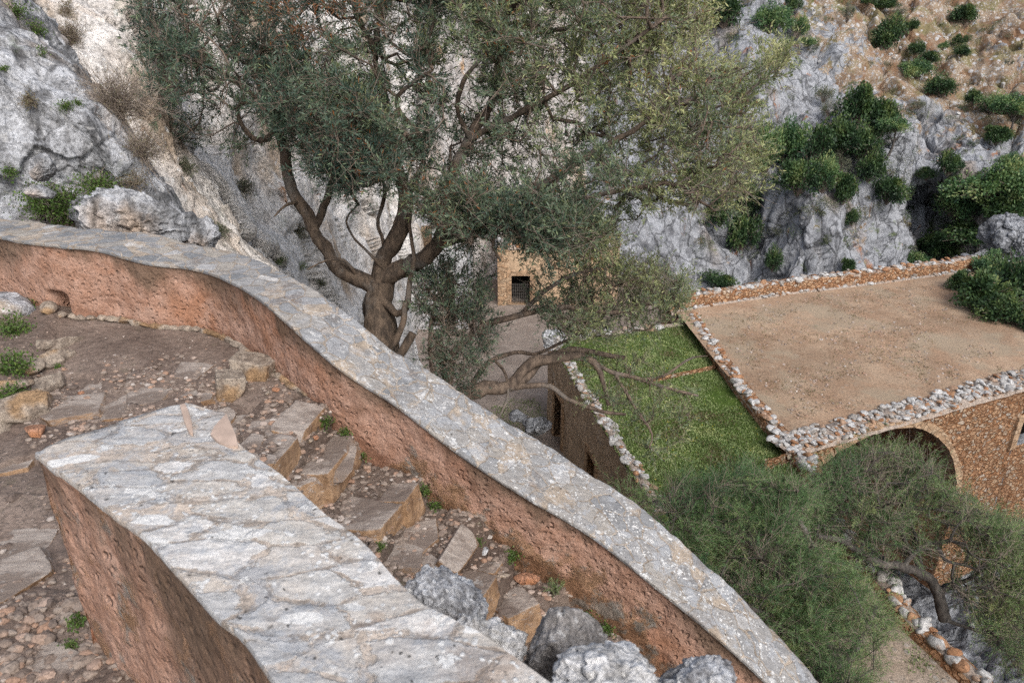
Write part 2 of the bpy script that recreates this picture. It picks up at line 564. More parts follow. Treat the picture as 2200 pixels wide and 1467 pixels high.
def plaster_mat():
    """pitted pink lime plaster; 'hh' is the height on the wall (0 foot, 1 top), 'worn' how far the foot has lost its skin"""
    m = Mat('pink_plaster')
    hh = m.attr('hh'); worn = m.attr('worn')
    big = m.noise(1.3, 4, .6)
    mid = m.noise(6, 6, .65)
    fine = m.noise(60, 4, .65)
    c = m.mix(m.rng(mid, .3, .7), (.345, .195, .135), (.48, .31, .24))
    c = m.mix(m.rng(big, .5, .66, 0, .8), c, (.37, .185, .11))
    c = m.mix(m.rng(m.noise(2.4, 5, .6), .54, .68, 0, .7), c, (.50, .34, .27))
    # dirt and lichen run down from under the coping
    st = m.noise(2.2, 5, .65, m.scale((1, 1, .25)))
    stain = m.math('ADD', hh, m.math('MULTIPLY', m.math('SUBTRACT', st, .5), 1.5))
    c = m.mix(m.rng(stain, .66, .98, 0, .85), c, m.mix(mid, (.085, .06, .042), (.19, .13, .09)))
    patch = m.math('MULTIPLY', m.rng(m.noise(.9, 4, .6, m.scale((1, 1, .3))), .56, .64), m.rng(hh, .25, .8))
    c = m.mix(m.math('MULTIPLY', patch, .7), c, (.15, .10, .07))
    # bare ochre core and grey lichen at the foot; near wall: painted shade too
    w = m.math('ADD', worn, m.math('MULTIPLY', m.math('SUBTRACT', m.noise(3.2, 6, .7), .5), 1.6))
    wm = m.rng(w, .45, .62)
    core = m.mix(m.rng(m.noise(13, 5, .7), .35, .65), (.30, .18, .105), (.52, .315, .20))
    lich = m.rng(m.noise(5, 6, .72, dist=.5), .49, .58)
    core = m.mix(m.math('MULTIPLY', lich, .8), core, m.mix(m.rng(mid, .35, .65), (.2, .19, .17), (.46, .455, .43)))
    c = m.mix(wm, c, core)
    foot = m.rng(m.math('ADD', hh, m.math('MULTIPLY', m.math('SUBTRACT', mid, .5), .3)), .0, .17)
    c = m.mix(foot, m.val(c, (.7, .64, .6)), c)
    c = m.val(c, gray3(m, m.rng(fine, .3, .6, .75, 1.08)))
    m.color(c)
    pit = m.rng(m.voro(19, co=m.warp(.05, 12)), .16, .40)
    pits = m.math('MULTIPLY', pit, m.rng(m.noise(2.5, 3), .36, .6, .4, 1.0))
    h = m.math('ADD', m.math('MULTIPLY', pits, .42), m.math('MULTIPLY', m.noise(9, 4, .6), 1.0))
    h = m.math('ADD', h, m.math('MULTIPLY', fine, .18))
    hw = m.math('ADD', m.math('MULTIPLY', m.noise(14, 7, .75), 2.2), 0)
    n = m.nt.nodes.new('ShaderNodeMix'); n.data_type = 'FLOAT'
    m.put(n.inputs[0], wm); m.put(n.inputs[2], h); m.put(n.inputs[3], hw)
    m.bump(n.outputs[0], .034, 1.0)
    return m.m
PLASTER = plaster_mat()

def paving_mat(name, sc, stretch, lich, mortar, greys, seam=.05, rz=0.0, gap=.06, en=.10, blend=1.0):
    """crazy paving set in mortar: an irregular stone each, pale lichen rosettes over it"""
    m = Mat(name, .85)
    co = m.warp(.11, 5, m.rot((0, 0, rz), stretch))
    e = m.voro(sc, 'DISTANCE_TO_EDGE', co=co)
    col = m.voro(sc, 'F1', 'Color', co=co)
    r = m.xyz(col, 0); r2 = m.xyz(col, 1)
    stn = m.mix(m.math('MULTIPLY', m.math('MULTIPLY', m.noise(7, 5, .7), .9), m.attr('lk')), m.ramp(r, greys), m.ramp(m.noise(4.2, 6, .75, dist=.4), greys))
    lay = m.noise(14, 6, .65, m.rot((0, 0, rz), (1, 1.9, 1)))
    stn = m.val(stn, gray3(m, m.rng(lay, .3, .7, .78, 1.12)))
    mor = m.mix(m.rng(m.noise(11, 7, .75), .32, .62), tuple(x * .62 for x in mortar), mortar)
    mor = m.mix(m.rng(m.noise(6, 6, .75, dist=.3), .5, .62, 0, .7), mor, m.mix(m.noise(30, 4), (.34, .35, .36), (.6, .6, .6)))
    keep = m.rng(m.math('ADD', r2, m.math('MULTIPLY', m.math('SUBTRACT', m.noise(2.6, 4, .6), .5), .7)), gap, gap + .08)
    edge = m.rng(m.math('ADD', e, m.math('MULTIPLY', m.math('SUBTRACT', m.noise(17, 5, .72), .5), en)), seam * .5, seam)
    edge = m.math('MULTIPLY', edge, keep)
    c = m.mix(m.math('MULTIPLY', edge, blend), mor, stn)
    c = m.mix(m.math('MULTIPLY', m.rng(m.noise(4.5, 6, .75, dist=.5), .52, .60, 0, .75), m.attr('lk')), c, m.mix(m.noise(20, 5, .7), (.30, .325, .36), (.46, .47, .49)))
    c = m.mix(m.rng(m.noise(3.0, 5, .65), .56, .68, 0, .6), c, m.val(c, (.62, .5, .42)))
    c = m.mix(m.math('MULTIPLY', m.rng(m.voro(3.6 if gap > .1 else 9.0, out='Distance', co=m.warp(.35, 4, m.rot((0, 0, rz), (.7, 1.7, 1)))), (.235 if gap > .1 else .17), (.215 if gap > .1 else .13)), m.attr('lk')), c, m.mix(m.noise(35, 5, .7), (.5, .5, .5), (.80, .80, .79)))
    ck = m.math('MULTIPLY', m.rng(m.math('ADD', e, m.math('MULTIPLY', m.math('SUBTRACT', m.noise(17, 5, .72), .5), en)), .022, .004), m.rng(m.noise(3.3, 3), .40, .52, 0, .5))
    c = m.mix(ck, c, (.09, .075, .065))
    # white lichen rosettes, clustered; some black specks
    l1 = m.rng(m.voro(34, co=m.warp(.03, 25)), .36, .22)
    l1 = m.math('MULTIPLY', l1, m.rng(m.noise(5.5, 4, .6), .48, .56))
    l2 = m.rng(m.noise(11, 6, .75, dist=.3), .57, .62)
    l2 = m.math('MULTIPLY', l2, m.rng(m.noise(2.3, 3), .34, .48))
    l = m.math('MULTIPLY', m.math('MULTIPLY', m.math('MAXIMUM', l1, l2), lich), m.attr('lk'))
    c = m.mix(l, c, m.mix(m.noise(50, 3), (.52, .53, .54), (.74, .74, .73)))
    bl = m.math('MULTIPLY', m.rng(m.voro(26, co=m.warp(.06, 20)), .2, .12), m.rng(m.noise(4, 3), .5, .57))
    c = m.mix(m.math('MULTIPLY', bl, .85), c, (.045, .043, .042))
    c = m.val(c, gray3(m, m.rng(m.noise(90, 4, .7), .3, .6, .78, 1.06)))
    m.color(c)
    h = m.math('ADD', m.math('MULTIPLY', edge, .28), m.math('MULTIPLY', lay, .55))
    h = m.math('ADD', h, m.math('MULTIPLY', m.noise(45, 5, .7), .35))
    h = m.math('ADD', h, m.math('MULTIPLY', l, .12))
    m.bump(h, .02, .9)
    return m.m
GREYS_FAR = [(0, (.20, .21, .225)), (.35, (.27, .275, .285)), (.6, (.335, .32, .305)), (.78, (.38, .345, .30)), (.9, (.29, .30, .32)), (1, (.56, .545, .53))]
GREYS_NEAR = [(0, (.34, .37, .41)), (.25, (.44, .46, .49)), (.45, (.54, .53, .51)), (.62, (.50, .44, .38)), (.8, (.70, .71, .73)), (1, (.80, .80, .80))]
PAVE_FAR = paving_mat('crazy_paving', 6.2, (1, 1, 1), .95, (.44, .37, .30), GREYS_FAR, .05, 0, .06, .16)
PAVE_NEAR = paving_mat('crazy_paving_lichen', 4.6, (.8, 1.8, 1), 1.0, (.56, .485, .42), GREYS_NEAR, .06, math.radians(12), .20, .34, .9)

def dirt_mat(name, a, b, peb, psc=22, dens=.36, moss=0.0, speck=(.5, .46, .42), patch=None, bumpd=.02, k=1.0):
    m = Mat(name, .95, .15)
    n1 = m.noise(1.4 * k, 5, .6)
    n2 = m.noise(24 * k, 5, .7)
    c = m.mix(m.rng(n1, .35, .65), a, b)
    c = m.val(c, gray3(m, m.rng(n2, .3, .65, .62, 1.15)))
    c = m.val(c, gray3(m, m.rng(m.noise(.42 * k, 6, .68, dist=.6), .34, .62, .80, 1.08)))
    if patch is not None:
        c = m.mix(m.rng(m.noise(.55 * k, 5, .65), patch[1], patch[1] + .1, 0, patch[2]), c, patch[0])
    co = m.warp(.06 / k, 14 * k)
    d = m.voro(psc * k, co=co)
    pc = m.mix(m.xyz(m.voro(psc * k, out='Color', co=co), 0), tuple(x * .5 for x in speck), speck)
    on = m.math('MULTIPLY', m.rng(d, dens, dens - .1), m.math('MULTIPLY', m.rng(m.noise(1.9 * k, 4, .6), .42, .6), peb))
    c = m.mix(on, c, pc)
    if moss:
        c = m.mix(m.rng(m.noise(2.2 * k, 6, .7), .58, .66, 0, moss), c, m.mix(n2, (.035, .06, .015), (.10, .15, .04)))
    m.color(c)
    h = m.math('ADD', m.math('MULTIPLY', n2, .8), m.math('MULTIPLY', on, .55))
    m.bump(h, bumpd, .9)
    return m.m
PATH_DIRT = dirt_mat('path_dirt', (.155, .116, .097), (.245, .192, .162), .9, 26, .34, .12, (.36, .29, .25))
COURT = dirt_mat('courtyard_gravel', (.23, .19, .165), (.30, .255, .225), .8, 7, .36, .12, (.36, .32, .28), None, .05, .55)
TERRACE = dirt_mat('terrace_dirt', (.345, .23, .155), (.41, .30, .212), .35, 6, .3, .0, (.42, .37, .31), ((.32, .27, .2), .49, .6), .03, .5)
GRAVEL_PATH = dirt_mat('gravel_path', (.34, .27, .21), (.42, .345, .285), .8, 8, .36, .12, (.46, .42, .38), None, .04, .6)
EARTH = dirt_mat('slope_earth', (.17, .12, .08), (.22, .17, .12), .8, 5, .36, .5, (.38, .34, .3), None, .06, .5)
TURF = dirt_mat('turf_soil', (.06, .10, .02), (.09, .14, .03), .0, 5, .3, .0, (.3, .25, .2), ((.22, .14, .08), .62, .7), .04, .6)

def masonry_mat(name, stones, mortar, sc, k, stretch=(1, 1, 1.5), seam=.09, stain=.5, bumpd=.05, render=0.0):
    """rubble masonry: irregular stones in earth mortar, part of it still under render"""
    m = Mat(name)
    co = m.warp(.22 / sc * 3, sc * .8, m.scale(stretch))
    e = m.voro(sc, 'DISTANCE_TO_EDGE', co=co)
    r = m.xyz(m.voro(sc, 'F1', 'Color', co=co), 0)
    n = m.noise(sc * 1.7, 6, .7)
    st = m.ramp(r, stones)
    st = m.val(st, gray3(m, m.rng(n, .3, .65, .6, 1.15)))
    ed = m.rng(m.math('ADD', e, m.math('MULTIPLY', m.math('SUBTRACT', n, .5), .15)), seam * .3, seam)
    c = m.mix(ed, m.mix(n, tuple(x * .6 for x in mortar), mortar), st)
    if render:
        rm = m.rng(m.noise(.5 * k, 6, .68), .5 - render * .2, .56 - render * .2)
        rc = m.mix(m.rng(m.noise(2.2 * k, 7, .72, m.scale((1, 1, .6))), .3, .7), tuple(x * .62 for x in mortar), tuple(min(1, x * 1.12) for x in mortar))
        c = m.mix(rm, c, rc)
        ed = m.math('MULTIPLY', ed, m.math('SUBTRACT', 1, m.math('MULTIPLY', rm, .8)))
    dk = m.rng(m.noise(.8 * k, 5, .65, m.scale((1, 1, .3))), .54, .68, 0, stain)
    c = m.mix(dk, c, m.val(c, (.5, .46, .44)))
    m.color(c)
    h = m.math('ADD', m.math('MULTIPLY', ed, .8), m.math('MULTIPLY', n, .8))
    m.bump(h, bumpd, 1.0)
    return m.m
OR1, OR2, OR3, OR4 = (.44, .235, .125), (.50, .32, .195), (.34, .19, .11), (.50, .41, .32)
BRIDGE_WALL = masonry_mat('bridge_rubble', [(0, OR1), (.3, OR2), (.6, OR3), (.8, (.46, .33, .22)), (1, (.46, .40, .34))], (.34, .165, .08), 4.6, 1, seam=.13, bumpd=.12)
BUILD_WALL = masonry_mat('building_wall', [(0, (.50, .38, .27)), (.5, (.56, .44, .33)), (1, (.62, .53, .44))], (.57, .44, .32), 3.4, 1, seam=.08, bumpd=.09, render=.55, stain=.25)
HOUSE_WALL = masonry_mat('house_wall', [(0, (.52, .35, .22)), (.5, (.60, .45, .32)), (1, (.64, .53, .42))], (.59, .43, .29), 2.4, 1, seam=.06, bumpd=.05, render=.6, stain=.35)
DRESSED = masonry_mat('dressed_stone', [(0, (.40, .26, .16)), (.5, (.45, .31, .2)), (1, (.48, .36, .25))], (.4, .26, .16), 2.6, 1, (1, 1, 1.6), .04, .6, .06)
WHITEWASH = rock_mat('old_whitewash', (.62, .64, .67), (.42, .42, .43), (.55, .46, .36), .9, (.6, .75), 0, (1, 1, .3), .012, fis=.2)

def stone_mat():
    """loose white limestone of the wall copings; 'tint' picks each stone's own colour"""
    m = Mat('coping_stone')
    c = m.ramp(m.attr('tint'), [(0, (.34, .17, .09)), (.18, (.42, .25, .15)), (.3, (.38, .35, .32)), (.6, (.46, .455, .45)), (1, (.60, .60, .60))])
    c = m.val(c, gray3(m, m.rng(m.noise(9, 6, .7), .3, .6, .4, 1.05)))
    c = m.mix(m.rng(m.noise(2.5, 5, .7), .58, .66, 0, .6), c, (.36, .2, .11))
    m.color(c)
    m.bump(m.noise(14, 6, .7), .04, .9)
    return m.m
COPING = stone_mat()

def gravel_mat():
    m = Mat('loose_gravel')
    c = m.ramp(m.attr('tint'), [(0, (.14, .11, .095)), (.35, (.24, .19, .16)), (.6, (.30, .25, .215)), (.8, (.36, .23, .165)), (1, (.46, .42, .39))])
    c = m.val(c, gray3(m, m.rng(m.noise(60, 4, .7), .3, .6, .6, 1.1)))
    m.color(c)
    return m.m
GRAVEL = gravel_mat()

def slab_mat():
    m = Mat('worn_slab')
    lay = m.noise(7, 6, .7, m.rot((0, 0, .5), (1, 3.5, 1)))
    c = m.mix(m.rng(lay, .3, .68), (.25, .21, .185), (.43, .38, .34))
    c = m.mix(m.rng(m.noise(2.4, 6, .7), .43, .56, 0, .85), c, m.mix(m.noise(18, 5, .7), (.11, .085, .072), (.24, .19, .16)))
    side = m.rng(m.normal_z(), .62, .25)
    c = m.mix(m.math('MULTIPLY', side, .85), c, m.mix(m.rng(m.noise(9, 6, .7), .35, .65), (.2, .115, .06), (.44, .28, .16)))
    c = m.mix(m.rng(m.noise(4.5, 6, .75), .62, .68, 0, .7), c, (.42, .41, .40))
    m.color(c)
    m.bump(m.math('ADD', m.math('MULTIPLY', lay, .5), m.math('MULTIPLY', m.noise(30, 5, .7), .5)), .022, .9)
    return m.m
SLAB = slab_mat()
STEP_DIRT = dirt_mat('step_dirt', (.135, .10, .083), (.21, .165, .138), .9, 24, .36, .2, (.36, .30, .26), ((.30, .20, .12), .58, .6), .03)

def bark_mat(name, a, b, k=1.0):
    m = Mat(name)
    n = m.noise(9 * k, 6, .7, m.scale((1, 1, .3)))
    c = m.mix(m.rng(n, .32, .66), a, b)
    c = m.mix(m.rng(m.noise(1.5 * k, 4, .6), .52, .66, 0, .6), c, (.17, .16, .15))
    m.color(c)
    m.bump(n, .04 / k, 1.0)
    return m.m
BARK = bark_mat('olive_bark', (.045, .036, .03), (.16, .12, .09))
BARK_BARE = bark_mat('bare_branch_bark', (.065, .05, .042), (.21, .16, .125))
BARK_GREY = bark_mat('grey_bark', (.04, .037, .036), (.12, .108, .098), 1.5)

def leaf_mat(name, stops, rough=.55, trans=.12):
    m = Mat(name, rough, .35)
    m.color(m.ramp(m.attr('tint'), stops))
    if trans:
        t = m.nt.nodes.new('ShaderNodeBsdfTranslucent')
        m.put(t.inputs[0], m.val(m.ramp(m.attr('tint'), stops), (1.5, 1.6, .8)))
        x = m.nt.nodes.new('ShaderNodeMixShader'); x.inputs[0].default_value = trans
        m.nt.links.new(m.b.outputs[0], x.inputs[1]); m.nt.links.new(t.outputs[0], x.inputs[2])
        m.nt.links.new(x.outputs[0], m.out.inputs[0])
    return m.m
OLIVE_LEAF = leaf_mat('olive_leaf', [(0, (.22, .09, .035)), (.06, (.24, .10, .04)), (.08, (.035, .065, .055)), (.3, (.075, .12, .09)), (.55, (.15, .20, .125)), (.8, (.28, .31, .14)), (1, (.44, .44, .22))], .42, .15)
FINE_LEAF = leaf_mat('fine_leaf', [(0, (.035, .075, .05)), (.3, (.065, .14, .06)), (.6, (.13, .215, .085)), (.85, (.26, .31, .13)), (1, (.36, .38, .17))], .5, .15)
BUSH_LEAF = leaf_mat('bush_leaf', [(0, (.02, .042, .022)), (.4, (.035, .075, .03)), (.7, (.07, .12, .04)), (1, (.15, .19, .065))], .5, .08)
BUSH_PALE = leaf_mat('pale_bush_leaf', [(0, (.07, .085, .06)), (.5, (.13, .15, .10)), (1, (.24, .24, .16))], .6, .08)
HERB = leaf_mat('herb_leaf', [(0, (.035, .07, .015)), (.5, (.075, .14, .03)), (1, (.17, .24, .06))], .5, .15)
GRASS = leaf_mat('grass_blade', [(0, (.17, .145, .08)), (.14, (.13, .17, .065)), (.5, (.19, .265, .10)), (.85, (.32, .36, .17)), (1, (.45, .43, .09))], .6, .12)
TWIG = leaf_mat('dry_twig', [(0, (.13, .10, .085)), (.6, (.25, .205, .17)), (1, (.36, .31, .26))], .9, 0)
DRYLEAF = leaf_mat('dry_leaf', [(0, (.12, .085, .05)), (.5, (.2, .16, .09)), (1, (.2, .22, .12))], .8, .05)

def plain(name, c, rough=.8, metal=0):
    m = Mat(name, rough)
    n = m.noise(12, 4, .6)
    m.color(m.mix(m.rng(n, .3, .7), tuple(x * .7 for x in c), c))
    m.b.inputs['Metallic'].default_value = metal
    return m.m
DARK = plain('dark_interior', (.02, .018, .016))  # near-black colour paints the shade of rooms behind the openings
WIRE = plain('rusty_wire', (.16, .15, .14), .6, .3)
MORTAR = plain('pink_mortar', (.56, .43, .355), .9)
# ================================================================== PARAPETS, LANDING, STAIRS
def rough(G, amp, k, seed, octv=4):
    n = gnormal(G)
    d = fbm(G.reshape(-1, 3) * k, octv, seed).reshape(G.shape[:2])
    return G + n * (amp * d)[..., None]

ZK = 1.2
wall_base = [(-330, 560, -2.15), (-150, 600, -2.2), (0, 645, -2.22), (130, 682, -2.25), (250, 688, -2.25), (330, 705, -2.27), (440, 712, -2.29), (520, 750, -2.32),
             (610, 820, -2.36), (690, 880, -2.42), (760, 950, -2.6), (850, 1005, -2.75), (950, 1080, -2.9), (1050, 1150, -3.05), (1130, 1200, -3.15),
             (1250, 1270, -3.3), (1370, 1370, -3.5), (1440, 1440, -3.65), (1530, 1520, -3.8), (1650, 1620, -4.0), (1800, 1740, -4.25)]
WB = np.array([atz(x, y, z * ZK) for x, y, z in wall_base])
WB = resample(WB, .02)
# smooth the plan a little
for _ in range(60):
    WB[1:-1] = (WB[:-2] + WB[1:-1] * 2 + WB[2:]) / 4
WS = np.r_[0, np.cumsum(np.linalg.norm(np.diff(WB[:, :2], axis=0), axis=1))]
wt = np.gradient(WB[:, :2], axis=0); wt /= np.linalg.norm(wt, axis=1, keepdims=True)
for _ in range(80):
    wt[1:-1] = (wt[:-2] + wt[1:-1] * 2 + wt[2:]) / 4
WN = np.stack([-wt[:, 1], wt[:, 0]], 1)      # away from the viewer
WN /= np.linalg.norm(WN, axis=1, keepdims=True)

def on_wall(px, py, off=0.0):
    """where a pixel's ray meets the upright face of the parapet"""
    r = ray(px, py)
    c = WB[:, :2] + WN * off
    cr = c[:, 0] * r[1] - c[:, 1] * r[0]
    k = np.where(np.sign(cr[:-1]) != np.sign(cr[1:]))[0]
    i = k[0]
    f = cr[i] / (cr[i] - cr[i + 1])
    p = c[i] * (1 - f) + c[i + 1] * f
    return WS[i] * (1 - f) + WS[i + 1] * f, r[2] * (p[1] / r[1])

top_px = [(-300, 478), (-150, 490), (0, 508), (180, 530), (350, 570), (480, 600), (560, 640), (640, 710), (720, 780), (800, 840), (900, 905), (1000, 985), (1100, 1050),
          (1200, 1105), (1300, 1170), (1420, 1270), (1550, 1370), (1650, 1467), (1760, 1575)]
tp = np.array([on_wall(*p) for p in top_px])
WTOP = np.interp(WS, tp[:, 0], tp[:, 1])
for _ in range(300):
    WTOP[1:-1] = (WTOP[:-2] + WTOP[1:-1] * 2 + WTOP[2:]) / 4
back_px = [(-300, 444), (-150, 455), (0, 470), (120, 480), (250, 497), (400, 520), (520, 548), (620, 595), (700, 640), (760, 690), (830, 742), (930, 800), (1010, 862), (1100, 912),
           (1200, 972), (1300, 1040), (1400, 1105), (1480, 1185), (1600, 1290), (1700, 1390), (1780, 1467), (1900, 1580)]
bw = []
for p in back_px:
    z = -2.2
    for _ in range(40):
        q = atz(p[0], p[1], z)[:2]
        i = np.argmin(((WB[:, :2] - q) ** 2).sum(1))
        z = .5 * z + .5 * WTOP[i]
    bw.append((WS[i], (q - WB[i, :2]) @ WN[i]))
bw = np.array(sorted(bw))
WID = np.interp(WS, bw[:, 0], bw[:, 1])
for _ in range(200):
    WID[1:-1] = (WID[:-2] + WID[1:-1] * 2 + WID[2:]) / 4
print('parapet height', (WTOP - WB[:, 2]).min().round(2), (WTOP - WB[:, 2]).max().round(2), 'width', WID.min().round(2), WID.max().round(2))

def s_at(px, py):
    return on_wall(px, py)[0]
S_HOLE = s_at(122, 660)
par = thing('parapet_wall', (*WB[len(WB) // 3, :2], WB[len(WB) // 3, 2]), 'long curving pink plastered parapet with grey crazy paved top, outer side of stairs', 'wall')
n = len(WB)
rows = 40
t = np.linspace(0, 1, rows)
Gf = np.zeros((n, rows, 3))
zb = WB[:, 2] - .25
zt = WTOP - .014
for j in range(rows):
    Gf[:, j, :2] = WB[:, :2] + WN * (.012 + .05 * t[j])[None, None][0] if False else WB[:, :2] + WN * (.014 + .012 * t[j])
    Gf[:, j, 2] = zb + (zt - zb) * t[j]
nf = np.concatenate([WN, np.zeros((n, 1))], 1)[:, None]
d = .018 * fbm(Gf.reshape(-1, 3) * 2.2, 4, 3) + .010 * fbm(Gf.reshape(-1, 3) * 9, 4, 5)
HH = np.clip((Gf[..., 2] - WB[:, None, 2]) / (WTOP - WB[:, 2])[:, None], -.2, 1)
wornS = sstep(s_at(690, 800), s_at(900, 1000), WS)
worn = np.clip(wornS[:, None] * (.62 - .50 * HH) , 0, 1) + .35 * np.clip(.25 - HH, 0, 1)
pits = np.maximum(0, fbm(Gf.reshape(-1, 3) * 26, 2, 8)) * .008
core = sstep(.45, .62, worn).ravel()
d = d + core * .025 * fbm(Gf.reshape(-1, 3) * 6, 4, 15, ridged=True)
# the weep hole near the landing's corner
hs = np.exp(-((WS - S_HOLE) / .10) ** 4)[:, None] * sstep(.36, .26, HH)
disp = (d - pits * (1 - core)).reshape(Gf.shape[:2]) - .30 * hs
Gf = Gf - nf * disp[..., None]
a = Acc()
a.add(Gf.reshape(-1, 3), grid_faces(n, rows, True), 0, hh=HH.ravel(), worn=worn.ravel())
Gb = np.zeros((n, 8, 3))
for j, tt in enumerate(np.linspace(0, 1, 8)):
    Gb[:, j, :2] = WB[:, :2] + WN * (WID[:, None] - .02 - .06 * 0)
    Gb[:, j, 2] = (zb - 1.2) + (zt - zb + 1.2) * tt
a.add(Gb.reshape(-1, 3), grid_faces(n, 8), 0, hh=np.tile(np.linspace(-1, 1, 8), n), worn=.3)
part('plaster_body', a, [PLASTER], par)
a = Acc()
K = 22
prof = [(.012, -.03), (.004, -.016), (.006, -.005)] + [(x, 0) for x in np.linspace(.01, .99, K - 6)] + [(1.004, -.006), (1.01, -.03), (1.006, -.10)]
Gc = np.zeros((n, K, 3))
for j, (x, dz) in enumerate(prof):
    off = x if x < .005 else (WID if x > .995 else WID * x)
    if x > .995: off = WID + (x - 1)
    Gc[:, j, :2] = WB[:, :2] + WN * np.reshape(np.broadcast_to(off, (n,)), (n, 1))
    Gc[:, j, 2] = WTOP + dz
e = fbm(Gc.reshape(-1, 3) * 5, 4, 21).reshape(n, K)
e2 = fbm(Gc.reshape(-1, 3) * 1.3, 3, 22).reshape(n, K)
e3 = fbm(Gc.reshape(-1, 3) * 18, 3, 28).reshape(n, K)
side = np.zeros(K); side[:4] = -1; side[-4:] = 1
Gc[..., :2] += WN[:, None] * (side[None] * (.012 * e + .010 * e2 + .007 * e3))[..., None]
Gc[..., 2] += .014 * e + .016 * e2 + .004 * e3
a.add(Gc.reshape(-1, 3), grid_faces(n, K, True), 0, lk=np.repeat(sstep(s_at(350, 600), s_at(1250, 1200), WS) * .85 + .15, K))
part('coping', a, [PAVE_FAR], par)

# ---- the near wall between the two flights
ZW = -1.62
left_px = [(75, 968), (100, 992), (146, 1026), (193, 1062), (250, 1108), (302, 1144), (360, 1205), (411, 1262), (473, 1327), (528, 1372), (590, 1464), (690, 1585), (800, 1720)]
right_px = [(398, 864), (440, 874), (484, 886), (500, 930), (520, 958), (560, 987), (615, 1027), (686, 1092), (741, 1130), (804, 1187), (849, 1235), (915, 1300), (991, 1338), (1045, 1366), (1114, 1413), (1163, 1450), (1290, 1550), (1420, 1660)]
Lw = resample([atz(x, y, ZW) for x, y in left_px], .01)
Rw = resample([atz(x, y, ZW) for x, y in right_px], .01)
m_ = max(len(Lw), len(Rw))
def renum(P, k):
    L = np.r_[0, np.cumsum(np.linalg.norm(np.diff(P, axis=0), axis=1))]
    tt = np.linspace(0, L[-1], k)
    return np.stack([np.interp(tt, L, P[:, i]) for i in range(3)], 1)
Lw, Rw = renum(Lw, 230), renum(Rw, 230)
nw = thing('parapet_wall', (*((Lw[60] + Rw[60]) / 2)[:2], ZW - 1.0), 'low thick wall with pale lichen flecked stone top, inner side of the stairs', 'wall')
K = 60
G = np.zeros((232, K, 3))
for j, x in enumerate(np.linspace(0, 1, K)):
    G[2:, j] = Lw * (1 - x) + Rw * x
# round the free end over
endv = (G[2] - G[12]); endv /= np.linalg.norm(endv, axis=1, keepdims=True)
bul = (np.sin(np.linspace(0, 1, K) * PI) ** .7)[:, None]
G[1] = G[2] + endv * (.012 + .05 * bul); G[1, :, 2] -= .012
G[0] = G[1] + endv * .003; G[0, :, 2] -= .022
e = fbm(G.reshape(-1, 3) * 6, 4, 41).reshape(G.shape[:2]); e2 = fbm(G.reshape(-1, 3) * 1.6, 3, 42).reshape(G.shape[:2])
lay = fbm(G.reshape(-1, 3) * np.array([5, 14, 5]), 4, 47).reshape(G.shape[:2])
G[..., 2] += .010 * e + .014 * e2 + .010 * lay
skirt = lambda row, dirx, dz, k: row
a = Acc()
a.add(G.reshape(-1, 3), grid_faces(*G.shape[:2], True), 0, lk=1.0)
for col, sg in ((0, -1), (K - 1, 1)):
    edge = G[1:, col]
    tn = np.gradient(edge, axis=0); tn[:, 2] = 0; tn /= np.linalg.norm(tn, axis=1, keepdims=True)
    nn = np.stack([tn[:, 1], -tn[:, 0], np.zeros(len(tn))], 1) * -sg
    S_ = np.stack([edge, edge + nn * .004 + [0, 0, -.012], edge + nn * .001 + [0, 0, -.03]], 1)
    a.add(S_.reshape(-1, 3), grid_faces(len(edge), 3, sg < 0), 0, lk=.7)
part('coping', a, [PAVE_NEAR], nw)
a = Acc()
def face_down(edge, depth, seed, flip, zlow, batter=0.0, worn_shade=.25):
    k = 60
    tt = np.linspace(0, 1, k)
    G2 = np.zeros((len(edge), k, 3))
    tn = np.gradient(edge, axis=0); tn[:, 2] = 0; tn /= np.linalg.norm(tn, axis=1, keepdims=True)
    nn = np.stack([tn[:, 1], -tn[:, 0], np.zeros(len(tn))], 1) * (1 if flip else -1)
    for j in range(k):
        G2[:, j] = edge + nn * (-.010 + batter * tt[j])
        G2[:, j, 2] = ZW - .016 - (ZW - .016 - zlow) * tt[j]
    q = G2.reshape(-1, 3)
    dd = .022 * fbm(q * 2.4, 4, seed) + .012 * fbm(q * 10, 4, seed + 1) + .018 * np.minimum(0, fbm(q * np.array([3, 3, 7]), 4, seed + 2))
    G2 = G2 + nn[:, None] * dd.reshape(G2.shape[:2])[..., None]
    a.add(G2.reshape(-1, 3), grid_faces(len(edge), k, not flip), 0, hh=np.tile(1 - tt * 1.02, len(edge)), worn=np.tile(worn_shade + .16 + .2 * tt * tt, len(edge)))  # raised worn darkens these faces, painting shade on top of real wear
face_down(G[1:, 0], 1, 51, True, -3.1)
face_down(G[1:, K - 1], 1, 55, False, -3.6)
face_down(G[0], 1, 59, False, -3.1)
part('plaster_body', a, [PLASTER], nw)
# pink mortar wedges on the free end
for poly in ([(386, 869), (397, 866), (404, 880), (412, 905), (414, 932), (405, 926), (396, 905)], [(486, 888), (495, 908), (507, 935), (511, 958), (492, 958), (470, 950), (452, 932), (460, 916), (472, 902)]):
    a = Acc()
    P = np.array([atz(x, y, ZW + .008) for x, y in poly])
    c = P.mean(0) + [0, 0, .012]
    k = len(P)
    V = [c] + list(P) + [p - np.array([0, 0, .05]) for p in P]
    a.add(V, [(0, 1 + (i + 1) % k, 1 + i) for i in range(k)])
    a.add(V, [(1 + i, 1 + (i + 1) % k, 1 + k + (i + 1) % k, 1 + k + i) for i in range(k)])
    part('mortar_patch', a, [MORTAR], nw, label='smooth pink mortar patch')

